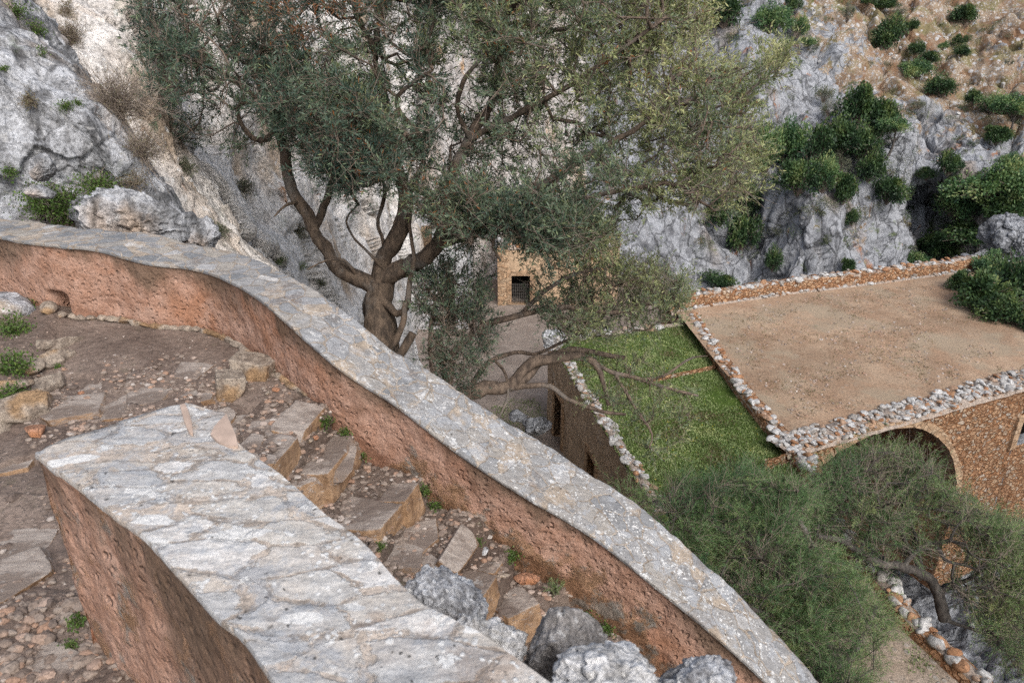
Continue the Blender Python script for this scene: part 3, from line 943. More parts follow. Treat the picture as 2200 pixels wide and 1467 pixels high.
# ---- landing
N_ = [((694, 868), (560, 1006), -2.85), ((762, 942), (628, 1052), -3.08), ((899, 1040), (790, 1168), -3.32), ((1018, 1135), (900, 1240), -3.54),
      ((1073, 1203), (1020, 1320), -3.74), ((1180, 1282), (1070, 1340), -3.96), ((1340, 1388), (1230, 1470), -4.28), ((1440, 1500), (1340, 1580), -4.55)]
NP = []
for f, q, z in N_:
    A_, B_ = atz(*f, z), atz(*q, z)
    u = (A_ - B_) / np.linalg.norm(A_ - B_)
    NP.append((A_ + u * .22, B_ - u * .55))
ctl = [(WB[i, 0], WB[i, 1], WB[i, 2]) for i in np.searchsorted(WS, [s_at(-140, 600), s_at(0, 640), s_at(130, 680), s_at(330, 700), s_at(520, 740), s_at(690, 870)])]
ctl += [tuple(NP[0][0]), tuple(NP[0][1]), tuple(atz(190, 1400, -2.74)), tuple(atz(0, 1100, -2.76)), tuple(atz(0, 1467, -2.66)), tuple(atz(260, 1467, -2.58)), (-1.2, 1.2, -2.3), (-.5, .3, -2.0), tuple(atz(60, 950, -2.78)), tuple(atz(350, 800, -2.78))]
ctl = np.array(ctl)
def path_z(x, y):
    x, y = np.asarray(x, float), np.asarray(y, float)
    d2 = (x[..., None] - ctl[:, 0]) ** 2 + (y[..., None] - ctl[:, 1]) ** 2 + .08
    w = d2 ** -1.6
    return (w * ctl[:, 2]).sum(-1) / w.sum(-1)
X, Y = np.meshgrid(np.arange(-7.5, .3, .022), np.arange(.2, 7.9, .022), indexing='ij')
Z = path_z(X, Y)
P = np.stack([X, Y, Z], -1)
q = P.reshape(-1, 3)
slabn, slabe = facet(q * 2.3, 71)
ppx, ppy = to_px(P)
stony = sstep(760, 850, ppy + 60 * fbm(q * 1.5, 3, 75).reshape(X.shape)) * (1 - .5 * sstep(1000, 1100, ppy))
bed = sstep(150, 110, ppx + (ppy - 700) * .62 + 12 * fbm(q * 3, 3, 77).reshape(X.shape)) * sstep(930, 860, ppy) * sstep(640, 690, ppy)
P[..., 2] += .018 * fbm(q * 2, 4, 72).reshape(X.shape) + .007 * fbm(q * 14, 4, 73).reshape(X.shape) + .10 * bed
P[..., 2] += (np.clip(slabn, -.4, .4).reshape(X.shape) * .10 * stony - .02 * stony * (slabe.reshape(X.shape) < .06))
F4 = grid_faces(*X.shape)
cen = q[F4].mean(1)
A0, B0 = NP[0][0], NP[0][1]
side_ = (B0[0] - A0[0]) * (cen[:, 1] - A0[1]) - (B0[1] - A0[1]) * (cen[:, 0] - A0[0])
i = np.argmin(((cen[:, None, :2] - WB[None, ::12, :2]) ** 2).sum(2), 1) * 12
beyond = ((cen[:, :2] - WB[i, :2]) * WN[i]).sum(1)
MW = (Lw + Rw) / 2
j = np.argmin(((cen[:, None, :2] - MW[None, ::8, :2]) ** 2).sum(2), 1) * 8
mt = np.gradient(MW[:, :2], axis=0)[j]
leftof = (mt[:, 0] * (cen[:, 1] - MW[j, 1]) - mt[:, 1] * (cen[:, 0] - MW[j, 0])) < 0
keep = (beyond < .35) & ((side_ < 0) | leftof) & ~((side_ < 0) & ~leftof & (cen[:, 0] > A0[0] + .3))
F4 = F4[keep]
used = np.unique(F4); remap = np.zeros(len(q), int); remap[used] = np.arange(len(used))
a = Acc(); a.add(P.reshape(-1, 3)[used], remap[F4])
path = solo('path', a, [PATH_DIRT], (-3, 4, -2.7), kind='structure')

# ---- rough steps of the lower flight
# the stones along each step's edge: two pixels on the nosing, width, height, lift, lean
EDGES = [
    [((690, 872), (640, 930), .22, .27, .02, 0), ((640, 932), (560, 1020), .24, .27, .02, .05)],
    [((762, 944), (700, 1026), .26, .26, .02, .04), ((700, 1020), (640, 1056), .30, .30, .0, .1)],
    [((902, 1044), (868, 1086), .24, .30, .03, .2), ((852, 1078), (796, 1152), .40, .36, .04, .1)],
    [((1020, 1140), (968, 1212), .20, .26, .05, -.5), ((958, 1206), (908, 1240), .26, .24, .0, .1)],
    [((1078, 1206), (1056, 1236), .18, .12, .0, .1), ((1062, 1240), (1030, 1300), .30, .30, .03, .15)],
    [((1176, 1284), (1104, 1322), .34, .28, .03, .1)],
    [((1336, 1392), (1256, 1448), .34, .26, .0, .1)],
    [((1440, 1500), (1360, 1560), .3, .26, .0, 0)],
]
stair = thing('stone_staircase', (*NP[3][0][:2], -4.6), 'worn irregular stone stairs descending between the two plastered walls', 'stairs')
for i in range(len(NP)):
    f, b = NP[i]
    z = f[2]
    if i == 0:
        dirn = np.cross(f - b, (0, 0, 1.0)); dirn /= np.linalg.norm(dirn)
        if dirn @ (np.array([-1, .3, 0])) < 0: dirn = -dirn
        bf, bb = f + dirn * .5, b + dirn * .5
    else:
        bf, bb = NP[i - 1][0].copy(), NP[i - 1][1].copy()
        dd = (bf - f); dd[2] = 0; dd /= np.linalg.norm(dd)
        bf = bf + dd * .06; bb = bb + dd * .06
        bf[2] = z + .03; bb[2] = z + .03
    low = .36
    dn = (f - bf); dn[2] = 0; dn /= np.linalg.norm(dn)
    nu, nv = 70, 56
    T = np.linspace(0, 1, nu)
    G = np.zeros((nu, nv, 3))
    w = fbm(np.stack([T * 5 + i * 9, T * 0, T * 0], 1), 4, 81 + i) * .04
    for j in range(nv):
        if j < 36:
            x = j / 35
            G[:, j] = (bf + (bb - bf) * T[:, None]) * (1 - x) + ((f + (b - f) * T[:, None]) + dn * w[:, None]) * x
        else:
            x = (j - 35) / 20
            G[:, j] = (f + (b - f) * T[:, None]) + dn * (w + .05 * x + .03 * math.sin(min(x * 6, 1.57)))[:, None]
            G[:, j, 2] = z - low * x - .012
    q = G.reshape(-1, 3)
    fh, fe = facet(q * np.array([3.0, 3.0, 3.0]), 90 + i)
    top = (np.arange(nv) < 35)[None].repeat(nu, 0).ravel()
    dz = np.where(top, .028 * np.clip(fh, -.5, .5) - .012 * (fe < .06), 0) + .010 * fbm(q * 9, 4, 85)
    G[..., 2] += dz.reshape(nu, nv)
    out = np.where(top, 0, .05 * np.clip(fh, -.6, .6) + .02 * fbm(q * 7, 4, 86)).reshape(nu, nv)
    G += dn[None, None] * out[..., None]
    a = Acc(); a.add(q * 0 + G.reshape(-1, 3), grid_faces(nu, nv))
    st = part('step', a, [STEP_DIRT], stair)
    for k, ((ex0, ey0), (ex1, ey1), wd, ht, up, lean) in enumerate(EDGES[i]):
        E0, E1 = atz(ex0, ey0, z + up), atz(ex1, ey1, z + up)
        u = E1 - E0; L = np.linalg.norm(u); u /= L
        inn = -dn
        v, f_ = blockv((L * .54, wd * .5, ht * .5), 600 + i * 10 + k, 'block', 5, .022, (lean, 0, 0))
        ang = math.atan2(u[1], u[0])
        v = v @ rotm((0, 0, ang)).T
        a = Acc(); a.add(v + (E0 + E1) / 2 + inn * wd * .42 - [0, 0, ht * .5], f_)
        part('edge_stone', a, [SLAB], st)
bpy.context.view_layer.update()
BV_PATH = bvh_of([path] + [o for o in stair.children])
# ================================================================== CLIFFS, GORGE, GROUND
def sheet(name, rows, nu, nv, mat, amps, seed, loc, attr=None, kind='structure', flip=False):
    """rows: lists of (px, py, depth) lifted to world points, refined and broken up into rock. amps: (kind, size, amount[, squash])"""
    ctrl = np.array([[at(*p[:3]) for p in r] for r in rows])
    G = upsample(ctrl, nu, nv)
    soil = None
    if attr is not None:
        soil = np.clip(upsample(np.array(attr)[..., None], nu, nv)[..., 0], 0, 1)
    q = G.reshape(-1, 3).copy()
    nrm = gnormal(G)
    # face the viewer
    if (nrm * -G).sum(-1).mean() < 0: nrm = -nrm; flip = not flip
    d = np.zeros(len(q))
    for am in amps:
        sq = np.array(am[3]) if len(am) > 3 else np.ones(3)
        k = q * sq / am[1]
        keep = 1.0 if soil is None or am[1] > 3 else (1 - .8 * soil.ravel())
        if am[0] == 'f': d += keep * am[2] * fbm(k, 5, seed)
        elif am[0] == 'r': d += keep * am[2] * fbm(k, 4, seed + 5, ridged=True)
        elif am[0] == 's':
            w_ = np.stack([q @ np.array([.75, 0, .6]) / am[1], q[:, 1] / (1.5 * am[1]), q @ np.array([.6, .2, -.75]) / (7 * am[1])], 1)
            d += am[2] * (fbm(w_, 4, seed + 21, ridged=True) + .8 * np.clip(facet(w_ * 1.2, seed + 23)[0], -.7, .7))
        elif am[0] == 'b':
            h, e = facet(k + .25 * fbm(k * 1.7, 3, seed + 9)[:, None], seed + 11)
            d += keep * am[2] * (np.clip(h, -.9, .9) - (.35 if am[1] > 1.4 else .10) * sstep(.10, .0, e))
    G = G + nrm * d.reshape(nu, nv)[..., None]
    a = Acc()
    kw = {} if soil is None else {'soil': soil.ravel()}
    a.add(G.reshape(-1, 3), grid_faces(nu, nv, flip), 0, **kw)
    return solo(name, a, [mat], loc, kind=kind)

CL = []
# nearest rock slab, rising beside the landing
py_ = [-260, -100, 0, 73, 146, 215, 284, 345, 400, 450, 520, 600]
cr_ = [-190, -60, 15, 76, 146, 182, 225, 268, 300, 330, 350, 360]
add = [1.3, .8, .5, .3, .2, .1, 0, .1, .35, .2, .1, -.2]
rows = []
for y, c, ad in zip(py_, cr_, add):
    r = [(-700 + (c + 700) * t, y, d + ad) for t, d in zip([0, .35, .6, .8, .93, 1], [7.4, 8.0, 8.3, 8.7, 9.0, 9.4])]
    r += [(c + 22, y, 10.2 + ad), (c + 10, y, 11.5 + ad), (c - 60, y, 13.5 + ad)]
    rows.append(r)
CL.append(sheet('cliff', rows, 260, 260, ROCK_NEAR, [('f', 1.4, .22), ('s', .8, .22), ('b', .5, .08), ('s', .22, .04), ('f', .16, .03)], 101, (-5, 9, -2)))
# second slab behind it
py_ = [-260, -100, 0, 73, 146, 215, 284, 345, 437, 528, 620, 700]
cr_ = [150, 225, 275, 302, 327, 348, 368, 378, 405, 475, 560, 640]
rows = []
for y, c, ad in zip(py_, cr_, [1.8, 1.3, 1, .8, .6, .4, .3, .1, 0, -.2, -.4, -.6]):
    r = [(c - 380 + 380 * t, y, d + ad) for t, d in zip([0, .35, .65, .87, 1], [10.0, 10.4, 10.7, 11.1, 11.7])]
    r += [(c + 20, y, 12.6 + ad), (c + 5, y, 14.2 + ad), (c - 60, y, 16.5 + ad)]
    rows.append(r)
CL.append(sheet('cliff', rows, 260, 200, ROCK_WHITE, [('f', 1.4, .24), ('s', .9, .26), ('b', .5, .08), ('s', .25, .05), ('f', .18, .03)], 111, (-5, 10, -4)))
# white face running on past the tree
cols = [250, 340, 430, 520, 600, 680, 760, 830, 880, 890, 860]
dep = [12.8, 13.8, 15.2, 16.2, 17.5, 19.6, 22.5, 26, 29, 33, 38]
rows = [[(x, y, d * (1 + .13 * (500 - y) / 500) + .5 * math.sin(x * .03 + y * .008)) for x, d in zip(cols, dep)] for y in [-200, -80, 40, 160, 280, 400, 500, 600, 700, 820, 950]]
CL.append(sheet('cliff', rows, 340, 300, ROCK_WHITE, [('f', 2.2, .6, (1, 1, .5)), ('b', 1.6, .35, (1, 1, .5)), ('r', .6, .10, (1, 1, .5)), ('f', .3, .07)], 121, (-5, 16, -5)))
cols = [560, 700, 800, 850, 900, 960, 1050, 1150, 1260]
dep = [38, 40, 42, 43, 47, 50, 54, 56, 60]
rows = [[(x, y, d * (1 + .10 * (500 - y) / 500)) for x, d in zip(cols, dep)] for y in [-250, -100, 50, 200, 350, 480, 600, 700, 800]]
CL.append(sheet('cliff', rows, 220, 200, ROCK_ORANGE, [('f', 4, 1.0, (1, 1, .3)), ('r', 1.6, .3, (1, 1, .25)), ('b', 1.5, .25)], 131, (-6, 44, -8), attr=[[1.0 if x == 850 else (.5 if x in (900,) and y > 300 else .0) for x in cols] for y in [-250, -100, 50, 200, 350, 480, 600, 700, 800]]))

# far side of the gorge
cols = [950, 1150, 1350, 1500, 1620, 1740, 1860, 1980, 2100, 2250, 2450, 2700]
pys = [-260, -150, -50, 40, 120, 200, 265, 320, 370, 430, 520, 620, 720, 800]
base = [104, 98, 92, 86, 81, 77, 74, 72, 69, 67.5, 66.5, 65.5, 64.5, 64]
cm = [.82, .88, .94, .97, .98, 1.0, 1.02, 1.04, 1.03, 1.0, .97, .94]
rows, soil = [], []
for y, b in zip(pys, base):
    r, so = [], []
    for x, c in zip(cols, cm):
        d = b * c
        if 1500 <= x <= 1740 and 0 < y < 330: d -= 5.5 * math.sin(PI * (y + 10) / 340) * (1 if x < 1740 else .5)
        if 1740 <= x <= 1800 and 400 < y: d -= 3.5
        if x in (1620,) and y > 400: d += 2.5
        if x == 1980 and 400 <= y <= 640: d += 9
        if x == 2100 and 400 <= y <= 640: d += 2
        d += 1.2 * math.sin(x * .021 + y * .013)
        r.append((x, y, d))
        s_ = sstep(1640, 1850, x - .35 * (y - 60)) * sstep(330, 170, y - .18 * (x - 1950)) * .78 + .1
        so.append(s_)
    rows.append(r); soil.append(so)
HILLO = sheet('hillside', rows, 460, 600, HILL, [('f', 9, 2.0, (1, 1, .45)), ('b', 5.5, 1.5, (1, 1, .4)), ('r', 6.5, 1.1, (1, 1, .22)), ('r', 2.4, .5, (1, 1, .4)), ('b', 1.5, .35, (1, 1, .6)), ('f', .7, .12)], 141, (10, 66, -10), attr=soil)

def world_sheet(name, xs, ys, Z, step, mat, amp, seed, loc, extra=None):
    xs, ys = np.array(xs, float), np.array(ys, float)
    C = np.zeros((len(ys), len(xs), 3))
    C[..., 0] = xs[None]; C[..., 1] = ys[:, None]; C[..., 2] = Z
    nu, nv = int((ys[-1] - ys[0]) / step), int((xs[-1] - xs[0]) / step)
    G = upsample(C, nu, nv)
    for kind, size, am in amp:
        k = G.reshape(-1, 3) / size
        dz = fbm(k, 5, seed) if kind == 'f' else np.clip(facet(k, seed + 3)[0], -.8, .8)
        G[..., 2] += am * dz.reshape(nu, nv)
        if kind == 'b':
            G[..., 0] += am * .6 * fbm(k * .8, 3, seed + 8).reshape(nu, nv)
    a = Acc(); a.add(G.reshape(-1, 3), grid_faces(nu, nv, True))
    return solo(name, a, [mat], loc, kind='structure')

ZC = -17.0     # courtyard
ZT = -12.6     # bridge terrace
ZR = -12.95    # turf roof
LOW = []
LOW.append(world_sheet('courtyard_ground', [-14, -6, 0, 4, 10.5], [26, 32, 38, 44, 50], np.full((5, 5), ZC), .3, COURT, [('f', 3, .12)], 201, (0, 36, ZC)))
LOW.append(world_sheet('slope', [-14, -9, -5, -2.4, 0, 3, 6, 9.6], [4.2, 7, 10, 12.5, 16, 20, 24, 27],
    [[-5, -4.5, -4.2, -4.2, -5, -7, -9, -10], [-4, -3.7, -3.7, -4.4, -6, -8.5, -10.5, -11.5], [-5, -4, -4.3, -5.2, -8, -11, -13.0, -13.4],
     [-6, -5, -5, -6.1, -9.5, -13.0, -13.7, -13.7], [-9, -7, -7.5, -9.2, -12.4, -14.6, -13.8, -13.8], [-12, -11, -12, -13.5, -15.6, -17.2, -17.2, -17.2],
     [-15, -15, -15.8, -16.6, -17.0, -17.3, -17.3, -17.3], [-17.1] * 8], .12, EARTH, [('f', 2.5, .35), ('b', 1.2, .18), ('f', .4, .05)], 211, (0, 12, -9)))
LOW.append(world_sheet('ravine', [9.7, 10.3, 11.2, 13, 16, 21, 30, 48], [3, 9, 13, 17, 21, 25, 30, 40, 52, 68],
    [[-13.6, -14.5, -15.2, -15.6, -16, -15, -12, -8], [-13.9, -15.0, -15.8, -16.8, -17.4, -15.5, -12, -8], [-14.0, -15.6, -17.0, -18.4, -19, -17, -13, -9], [-14.3, -16.6, -18.8, -20.3, -21, -19, -15, -11],
     [-15.2, -18.6, -20.8, -22.2, -22.5, -21, -17, -12], [-17, -20.5, -22.4, -23.2, -23.2, -22, -18, -13], [-20.5, -22.4, -23.2, -23.6, -23.6, -23, -19, -13],
     [-23] * 6 + [-21, -15], [-25] * 6 + [-23, -18], [-26] * 6 + [-24, -20]], .16, ROCK_FAR, [('f', 3, .7), ('b', 1.6, .8), ('b', .6, .2), ('f', .4, .08)], 221, (14, 18, -18)))

# terrace deck
TW0, TW1 = atz(1496, 676, ZT), atz(1705, 925, ZT)
TE0, TE1 = atz(2300, 545, ZT), atz(2420, 755, ZT)
C = np.array([[atz(1300, 676, ZT), atz(1460, 664, ZT), atz(1900, 605, ZT), TE0], [atz(1330, 700, ZT), TW0, atz(1990, 650, ZT), atz(2340, 620, ZT)], [atz(1430, 760, ZT) * 1, (TW0 + TW1) / 2, atz(2080, 740, ZT), atz(2380, 680, ZT)], [TW1 * 1.0, atz(1730, 946, ZT), atz(2120, 838, ZT), atz(2420, 772, ZT)]])
C[1, 0] = C[1, 1] - [.05, 0, 0]; C[2, 0] = C[2, 1] - [.05, 0, 0]; C[3, 0] = C[3, 1] - [.05, 0, 0]
C[0, 0] = C[0, 1] - [.05, 0, 0]
G = upsample(C, 160, 220)
G[..., 2] += .05 * fbm(G.reshape(-1, 3) / 2.0, 4, 231).reshape(G.shape[:2])
a = Acc(); a.add(G.reshape(-1, 3), grid_faces(160, 220))
deck = solo('terrace_ground', a, [TERRACE], (18, 30, ZT), kind='structure')

# ================================================================== MASONRY
def facade(acc, P0, P1, z0, z1, holes, step, mat=0, seed=0, amp=.03, reveal=.45, rmat=0, flip=False, zlow=None):
    """upright wall from P0 to P1 (plan points), holes (u0, u1, za, zb) cut right through with reveals"""
    P0, P1 = np.array(P0[:2], float), np.array(P1[:2], float)
    L = np.linalg.norm(P1 - P0); t = (P1 - P0) / L
    nrm = np.array([t[1], -t[0]]) * (-1 if flip else 1)      # outward
    ub = sorted({0.0, L, *[h[0] for h in holes], *[h[1] for h in holes]})
    zb = sorted({z0, z1, *[h[2] for h in holes], *[h[3] for h in holes]})
    for u0, u1 in zip(ub[:-1], ub[1:]):
        for a0, a1 in zip(zb[:-1], zb[1:]):
            if any(h[0] <= u0 and u1 <= h[1] and h[2] <= a0 and a1 <= h[3] for h in holes): continue
            nu, nv = max(2, int((u1 - u0) / step) + 1), max(2, int((a1 - a0) / step) + 1)
            U, A = np.meshgrid(np.linspace(u0, u1, nu), np.linspace(a0, a1, nv), indexing='ij')
            G = np.stack([P0[0] + t[0] * U, P0[1] + t[1] * U, A], -1)
            d = amp * fbm(G.reshape(-1, 3) * 1.1, 4, seed).reshape(nu, nv) + amp * .5 * fbm(G.reshape(-1, 3) * 5, 3, seed + 1).reshape(nu, nv)
            G[..., :2] += nrm * d[..., None]
            acc.add(G.reshape(-1, 3), grid_faces(nu, nv, flip), mat)
    for u0, u1, a0, a1 in holes:
        q = lambda u, z, d: (*(P0 + t * u - nrm * d), z)
        f, b = -.02, reveal
        V = [q(u0, a0, f), q(u1, a0, f), q(u1, a1, f), q(u0, a1, f), q(u0, a0, b), q(u1, a0, b), q(u1, a1, b), q(u0, a1, b)]
        acc.add(V, [(0, 1, 5, 4), (1, 2, 6, 5), (2, 3, 7, 6), (3, 0, 4, 7)], rmat)
    return t, nrm, L

def coping(acc, P, width, size, seed, zj=.06, sub=2, density=1.0, lift=.0, tall=.6, tint=(.2, 1.0)):
    """rubble stones laid along a line"""
    P = resample(P, .05)
    L = np.r_[0, np.cumsum(np.linalg.norm(np.diff(P, axis=0), axis=1))]
    g = np.random.default_rng(seed)
    n = int(L[-1] * width / (size * size) * 1.5 * density)
    T = np.gradient(P[:, :2], axis=0); T /= np.linalg.norm(T, axis=1, keepdims=True)
    bed = np.stack([P + np.c_[np.stack([-T[:, 1], T[:, 0]], 1) * k * width, np.full(len(P), dz)] for k, dz in ((-.52, -.12 - zj), (-.40, lift - .03), (.0, lift), (.40, lift - .03), (.52, -.12 - zj))], 1)
    bed = bed + .03 * fbm(bed.reshape(-1, 3) * 3, 3, seed).reshape(bed.shape[:2])[..., None]
    acc.add(bed.reshape(-1, 3), grid_faces(len(P), 5), 0, tint=.27)
    for _ in range(n):
        s = g.uniform(0, L[-1]); i = np.searchsorted(L, s) % len(P)
        nn = np.array([-T[i, 1], T[i, 0]])
        r = size * (.25 + .6 * g.random() ** 1.4)
        v, f = rockv((r, r * g.uniform(.6, .95), r * tall * g.uniform(.7, 1.1)), int(g.integers(1e6)), sub, 8, .06, (g.normal() * .25, g.normal() * .25, g.uniform(0, 6.3)))
        c = P[i] + [*(nn * g.uniform(-.5, .5) * width), lift + g.normal() * zj * .5]
        tt = g.uniform(*tint) if g.random() > .2 else g.uniform(0, .25)
        acc.add(v + c, f, 0, tint=tt)

# ---- vaulted bridge terrace
S0, S1 = atz(1742, 958, ZT), atz(2290, 803, ZT)
tS = (S1 - S0)[:2] / np.linalg.norm((S1 - S0)[:2]); nS = np.array([tS[1], -tS[0]])
def on_plane(px, py, P0, t):
    r = ray(px, py)
    M = np.array([[t[0], -r[0]], [t[1], -r[1]]])
    u, s = np.linalg.solve(M, -np.asarray(P0[:2]))
    return u, r[2] * s
arch = np.array([on_plane(*p, S0, tS) for p in [(1775, 990), (1900, 923), (2035, 962)]])
(x1, y1), (x2, y2), (x3, y3) = arch
d_ = 2 * (x1 * (y2 - y3) + x2 * (y3 - y1) + x3 * (y1 - y2))
acx = ((x1**2 + y1**2) * (y2 - y3) + (x2**2 + y2**2) * (y3 - y1) + (x3**2 + y3**2) * (y1 - y2)) / d_
acz = ((x1**2 + y1**2) * (x3 - x2) + (x2**2 + y2**2) * (x1 - x3) + (x3**2 + y3**2) * (x2 - x1)) / d_
acr = math.hypot(x1 - acx, y1 - acz)
print('arch', arch.round(2).tolist(), acx, acz, acr, 'len', np.linalg.norm((S1 - S0)[:2]))
br = thing('stone_bridge', (*S0[:2], -20.0), 'orange rubble vaulted bridge with wide arch carrying the bare dirt terrace', 'bridge')
a = Acc()
LS = np.linalg.norm((S1 - S0)[:2])
ZB = -21.5
doorway_dark = on_plane(2176, 961, S0, tS), on_plane(2192, 907, S0, tS)
dU, dz0, dz1 = on_plane(2184, 935, S0, tS)[0], doorway_dark[0][1], doorway_dark[1][1]
us = np.unique(np.concatenate([np.linspace(-.2, LS, 240), acx + acr * np.cos(np.linspace(0, PI, 80)), [dU, dU + 1.6]]))
nv = 70
zz = np.linspace(0, 1, nv)
def col(u, top, low):
    p = S0[:2] + tS * u
    z = top + (low - top) * zz
    return np.stack([np.full(nv, p[0]), np.full(nv, p[1]), z], -1)
segs_ = [[]]
for u in us:
    inside = abs(u - acx) < acr - 1e-6
    low = acz + math.sqrt(max(0, acr**2 - (u - acx)**2)) if inside else ZB
    if not inside and abs(abs(u - acx) - acr) < .02:
        if u < acx:
            segs_[-1].append(col(u, ZT, ZB)); segs_.append([col(u, ZT, acz)])
        else:
            segs_[-1].append(col(u, ZT, acz)); segs_.append([col(u, ZT, ZB)])
        continue
    if u > dU - 1e-6: break
    segs_[-1].append(col(u, ZT, low))
def relief(G, seed, amp, n2):
    q = G.reshape(-1, 3)
    d = amp * fbm(q * .9, 4, seed) + amp * .8 * np.clip(facet(q * np.array([3.6, 3.6, 5.0]), seed + 4)[0], -.6, .6)
    G = G.copy(); G[..., :2] += (n2 * d[:, None]).reshape(*G.shape[:2], 2)
    return G
for sgm in segs_:
    if len(sgm) > 1:
        G = relief(np.array(sgm), 241, .07, nS)
        a.add(G.reshape(-1, 3), grid_faces(*G.shape[:2]))
# piers under the springing line
facade(a, S0[:2] + tS * (dU + 1.6), S0[:2] + tS * (LS + 2), ZB, ZT, [], .3, 0, 243, .06)
facade(a, S0[:2] + tS * dU, S0[:2] + tS * (dU + 1.6), dz1, ZT, [], .2, 0, 243, .06)
facade(a, S0[:2] + tS * dU, S0[:2] + tS * (dU + 1.6), ZB, dz0, [], .2, 0, 243, .06)
part('spandrel_wall', a, [BRIDGE_WALL], br)
a = Acc()
th = np.linspace(0, PI, 60)
for k, (d0, d1) in enumerate([(0, 6.5)]):
    G = np.stack([np.stack([*(S0[:2] + tS * (acx + acr * math.cos(h)) - nS * dd), acz + acr * math.sin(h)]) for h in th for dd in np.linspace(.02, 6.5, 20)]).reshape(60, 20, 3)
    a.add(G.reshape(-1, 3), grid_faces(60, 20))
for u in (acx - acr, acx + acr):
    p = S0[:2] + tS * u
    V = [(*p, ZB), (*(p - nS * 6.5), ZB), (*(p - nS * 6.5), acz), (*p, acz)]
    a.add(V, [(0, 1, 2, 3)])
p, q_ = S0[:2] + tS * (acx - acr) - nS * 6.5, S0[:2] + tS * (acx + acr) - nS * 6.5
a.add([(*p, ZB), (*q_, ZB), (*q_, acz + acr), (*p, acz + acr)], [(0, 1, 2, 3)])
part('vault', a, [BRIDGE_WALL], br)
a = Acc()
nvs = 30
for k in range(nvs):
    h0, h1 = PI * k / nvs + .002, PI * (k + 1) / nvs - .002
    V = []
    for dd in (-.045, .3):
        for h in (h0, h1):
            for r_ in (acr - .01, acr + .26 + .05 * math.sin(k * 7.1)):
                V.append((*(S0[:2] + tS * (acx + r_ * math.cos(h)) - nS * dd), acz + r_ * math.sin(h)))
    V = np.array(V); V += np.random.default_rng(k).normal(size=V.shape) * .012
    a.add(V, [(0, 1, 3, 2), (4, 6, 7, 5), (0, 4, 5, 1), (2, 3, 7, 6), (0, 2, 6, 4), (1, 5, 7, 3)])
part('arch_ring', a, [DRESSED], br, smooth=False)
a = Acc()
p = S0[:2] + tS * dU
for (u0, u1, z0, z1) in ((dU - .32, dU, dz0, dz1 + .3), (dU, dU + 1.6, dz1, dz1 + .3)):
    V = [(*(S0[:2] + tS * u + nS * dd), z) for dd in (.1, -.7) for u in (u0, u1) for z in (z0, z1)]
    a.add(V, [(0, 2, 3, 1), (4, 5, 7, 6), (0, 1, 5, 4), (2, 6, 7, 3), (0, 4, 6, 2), (1, 3, 7, 5)])
part('doorway', a, [DRESSED], br, smooth=False)
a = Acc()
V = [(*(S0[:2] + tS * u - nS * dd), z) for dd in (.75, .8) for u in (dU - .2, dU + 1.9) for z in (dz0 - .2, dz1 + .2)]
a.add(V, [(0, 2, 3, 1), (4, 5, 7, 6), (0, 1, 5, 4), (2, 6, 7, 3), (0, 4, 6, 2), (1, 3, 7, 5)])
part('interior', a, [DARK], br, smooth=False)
a = Acc()
coping(a, [S0 + [*(-nS * .42 - tS * 1.0), 0], S1 + [*(-nS * .42), 0]], 1.0, .24, 245, lift=.05, density=1.8, tall=.42)
part('edge_stones', a, [COPING], br)
# ---- north parapet of the terrace
nb = [atz(x, y, ZT) for x, y in [(1440, 672), (1560, 651), (1700, 631), (1850, 613), (2040, 588), (2110, 577)]]
nw_ = thing('rubble_wall', nb[2], 'low wall of orange rubble topped with white stones along far edge of dirt terrace', 'wall')
a = Acc()
NB = resample(nb, .08)
tn = np.gradient(NB[:, :2], axis=0); tn /= np.linalg.norm(tn, axis=1, keepdims=True); nn = np.stack([tn[:, 1], -tn[:, 0]], 1)
G = np.zeros((len(NB), 18, 3))
hN = .62 + .10 * fbm(np.stack([NB[:, 0] * .9, NB[:, 0] * 0, NB[:, 0] * 0], 1), 4, 246)
for j in range(18):
    if j < 10: off, z = .0 - .01 * j, -.1 + j / 9
    elif j < 14: off, z = -.1 - .5 * (j - 9) / 4, 1
    else: off, z = -.62, 1 - (j - 13) * .8
    G[:, j, :2] = NB[:, :2] + nn * off
    G[:, j, 2] = NB[:, 2] + z * hN
G = rough(G, .10, 4, 247)
a.add(G.reshape(-1, 3), grid_faces(len(NB), 18))
part('wall_core', a, [BRIDGE_WALL], nw_)
a = Acc()
coping(a, NB[::6] + np.c_[-nn[::6] * .33, hN[::6] + .0], .46, .27, 248, density=1.2, lift=.02, tall=.5)
coping(a, NB[::6] + np.c_[nn[::6] * .02, np.full(len(NB[::6]), .08)], .2, .22, 249, density=.7)
part('coping_stones', a, [COPING], nw_)

# ---- turf roofed building
Q1, Q2 = atz(1222, 800, ZR), atz(1395, 1078, ZR)
tw = (Q2 - Q1)[:2] / np.linalg.norm((Q2 - Q1)[:2])
uc, _ = on_plane(1177.5, 800, Q1, tw)
CW = Q1[:2] + tw * uc                       # far corner of the west wall
LWALL = 12.6
EW = CW + tw * LWALL
bd = thing('stone_building', (*CW, ZC), 'flat roofed stone building with grass growing over its roof', 'building')
def uz(px, py): return on_plane(px, py, CW, tw)
h1a, h1b = uz(1192.5, 838), uz(1209, 872)
h2a, h2b = uz(1264.5, 968), uz(1280, 1009)
print('building doors', h1a, h1b, h2a, h2b, 'corner', CW, 'base', uz(1177.5, 930))
dz = 2.05
H1 = (h1a[0], h1b[0], h1a[1] - 2.25, h1a[1]); H2 = (h2a[0], h2b[0], h2a[1] - 1.7, h2a[1])
a = Acc()
facade(a, CW, EW, ZC - .5, ZR - .05, [H1, H2], .09, 0, 251, .05, .5, 1)
nwv = np.array([tw[1], -tw[0]])
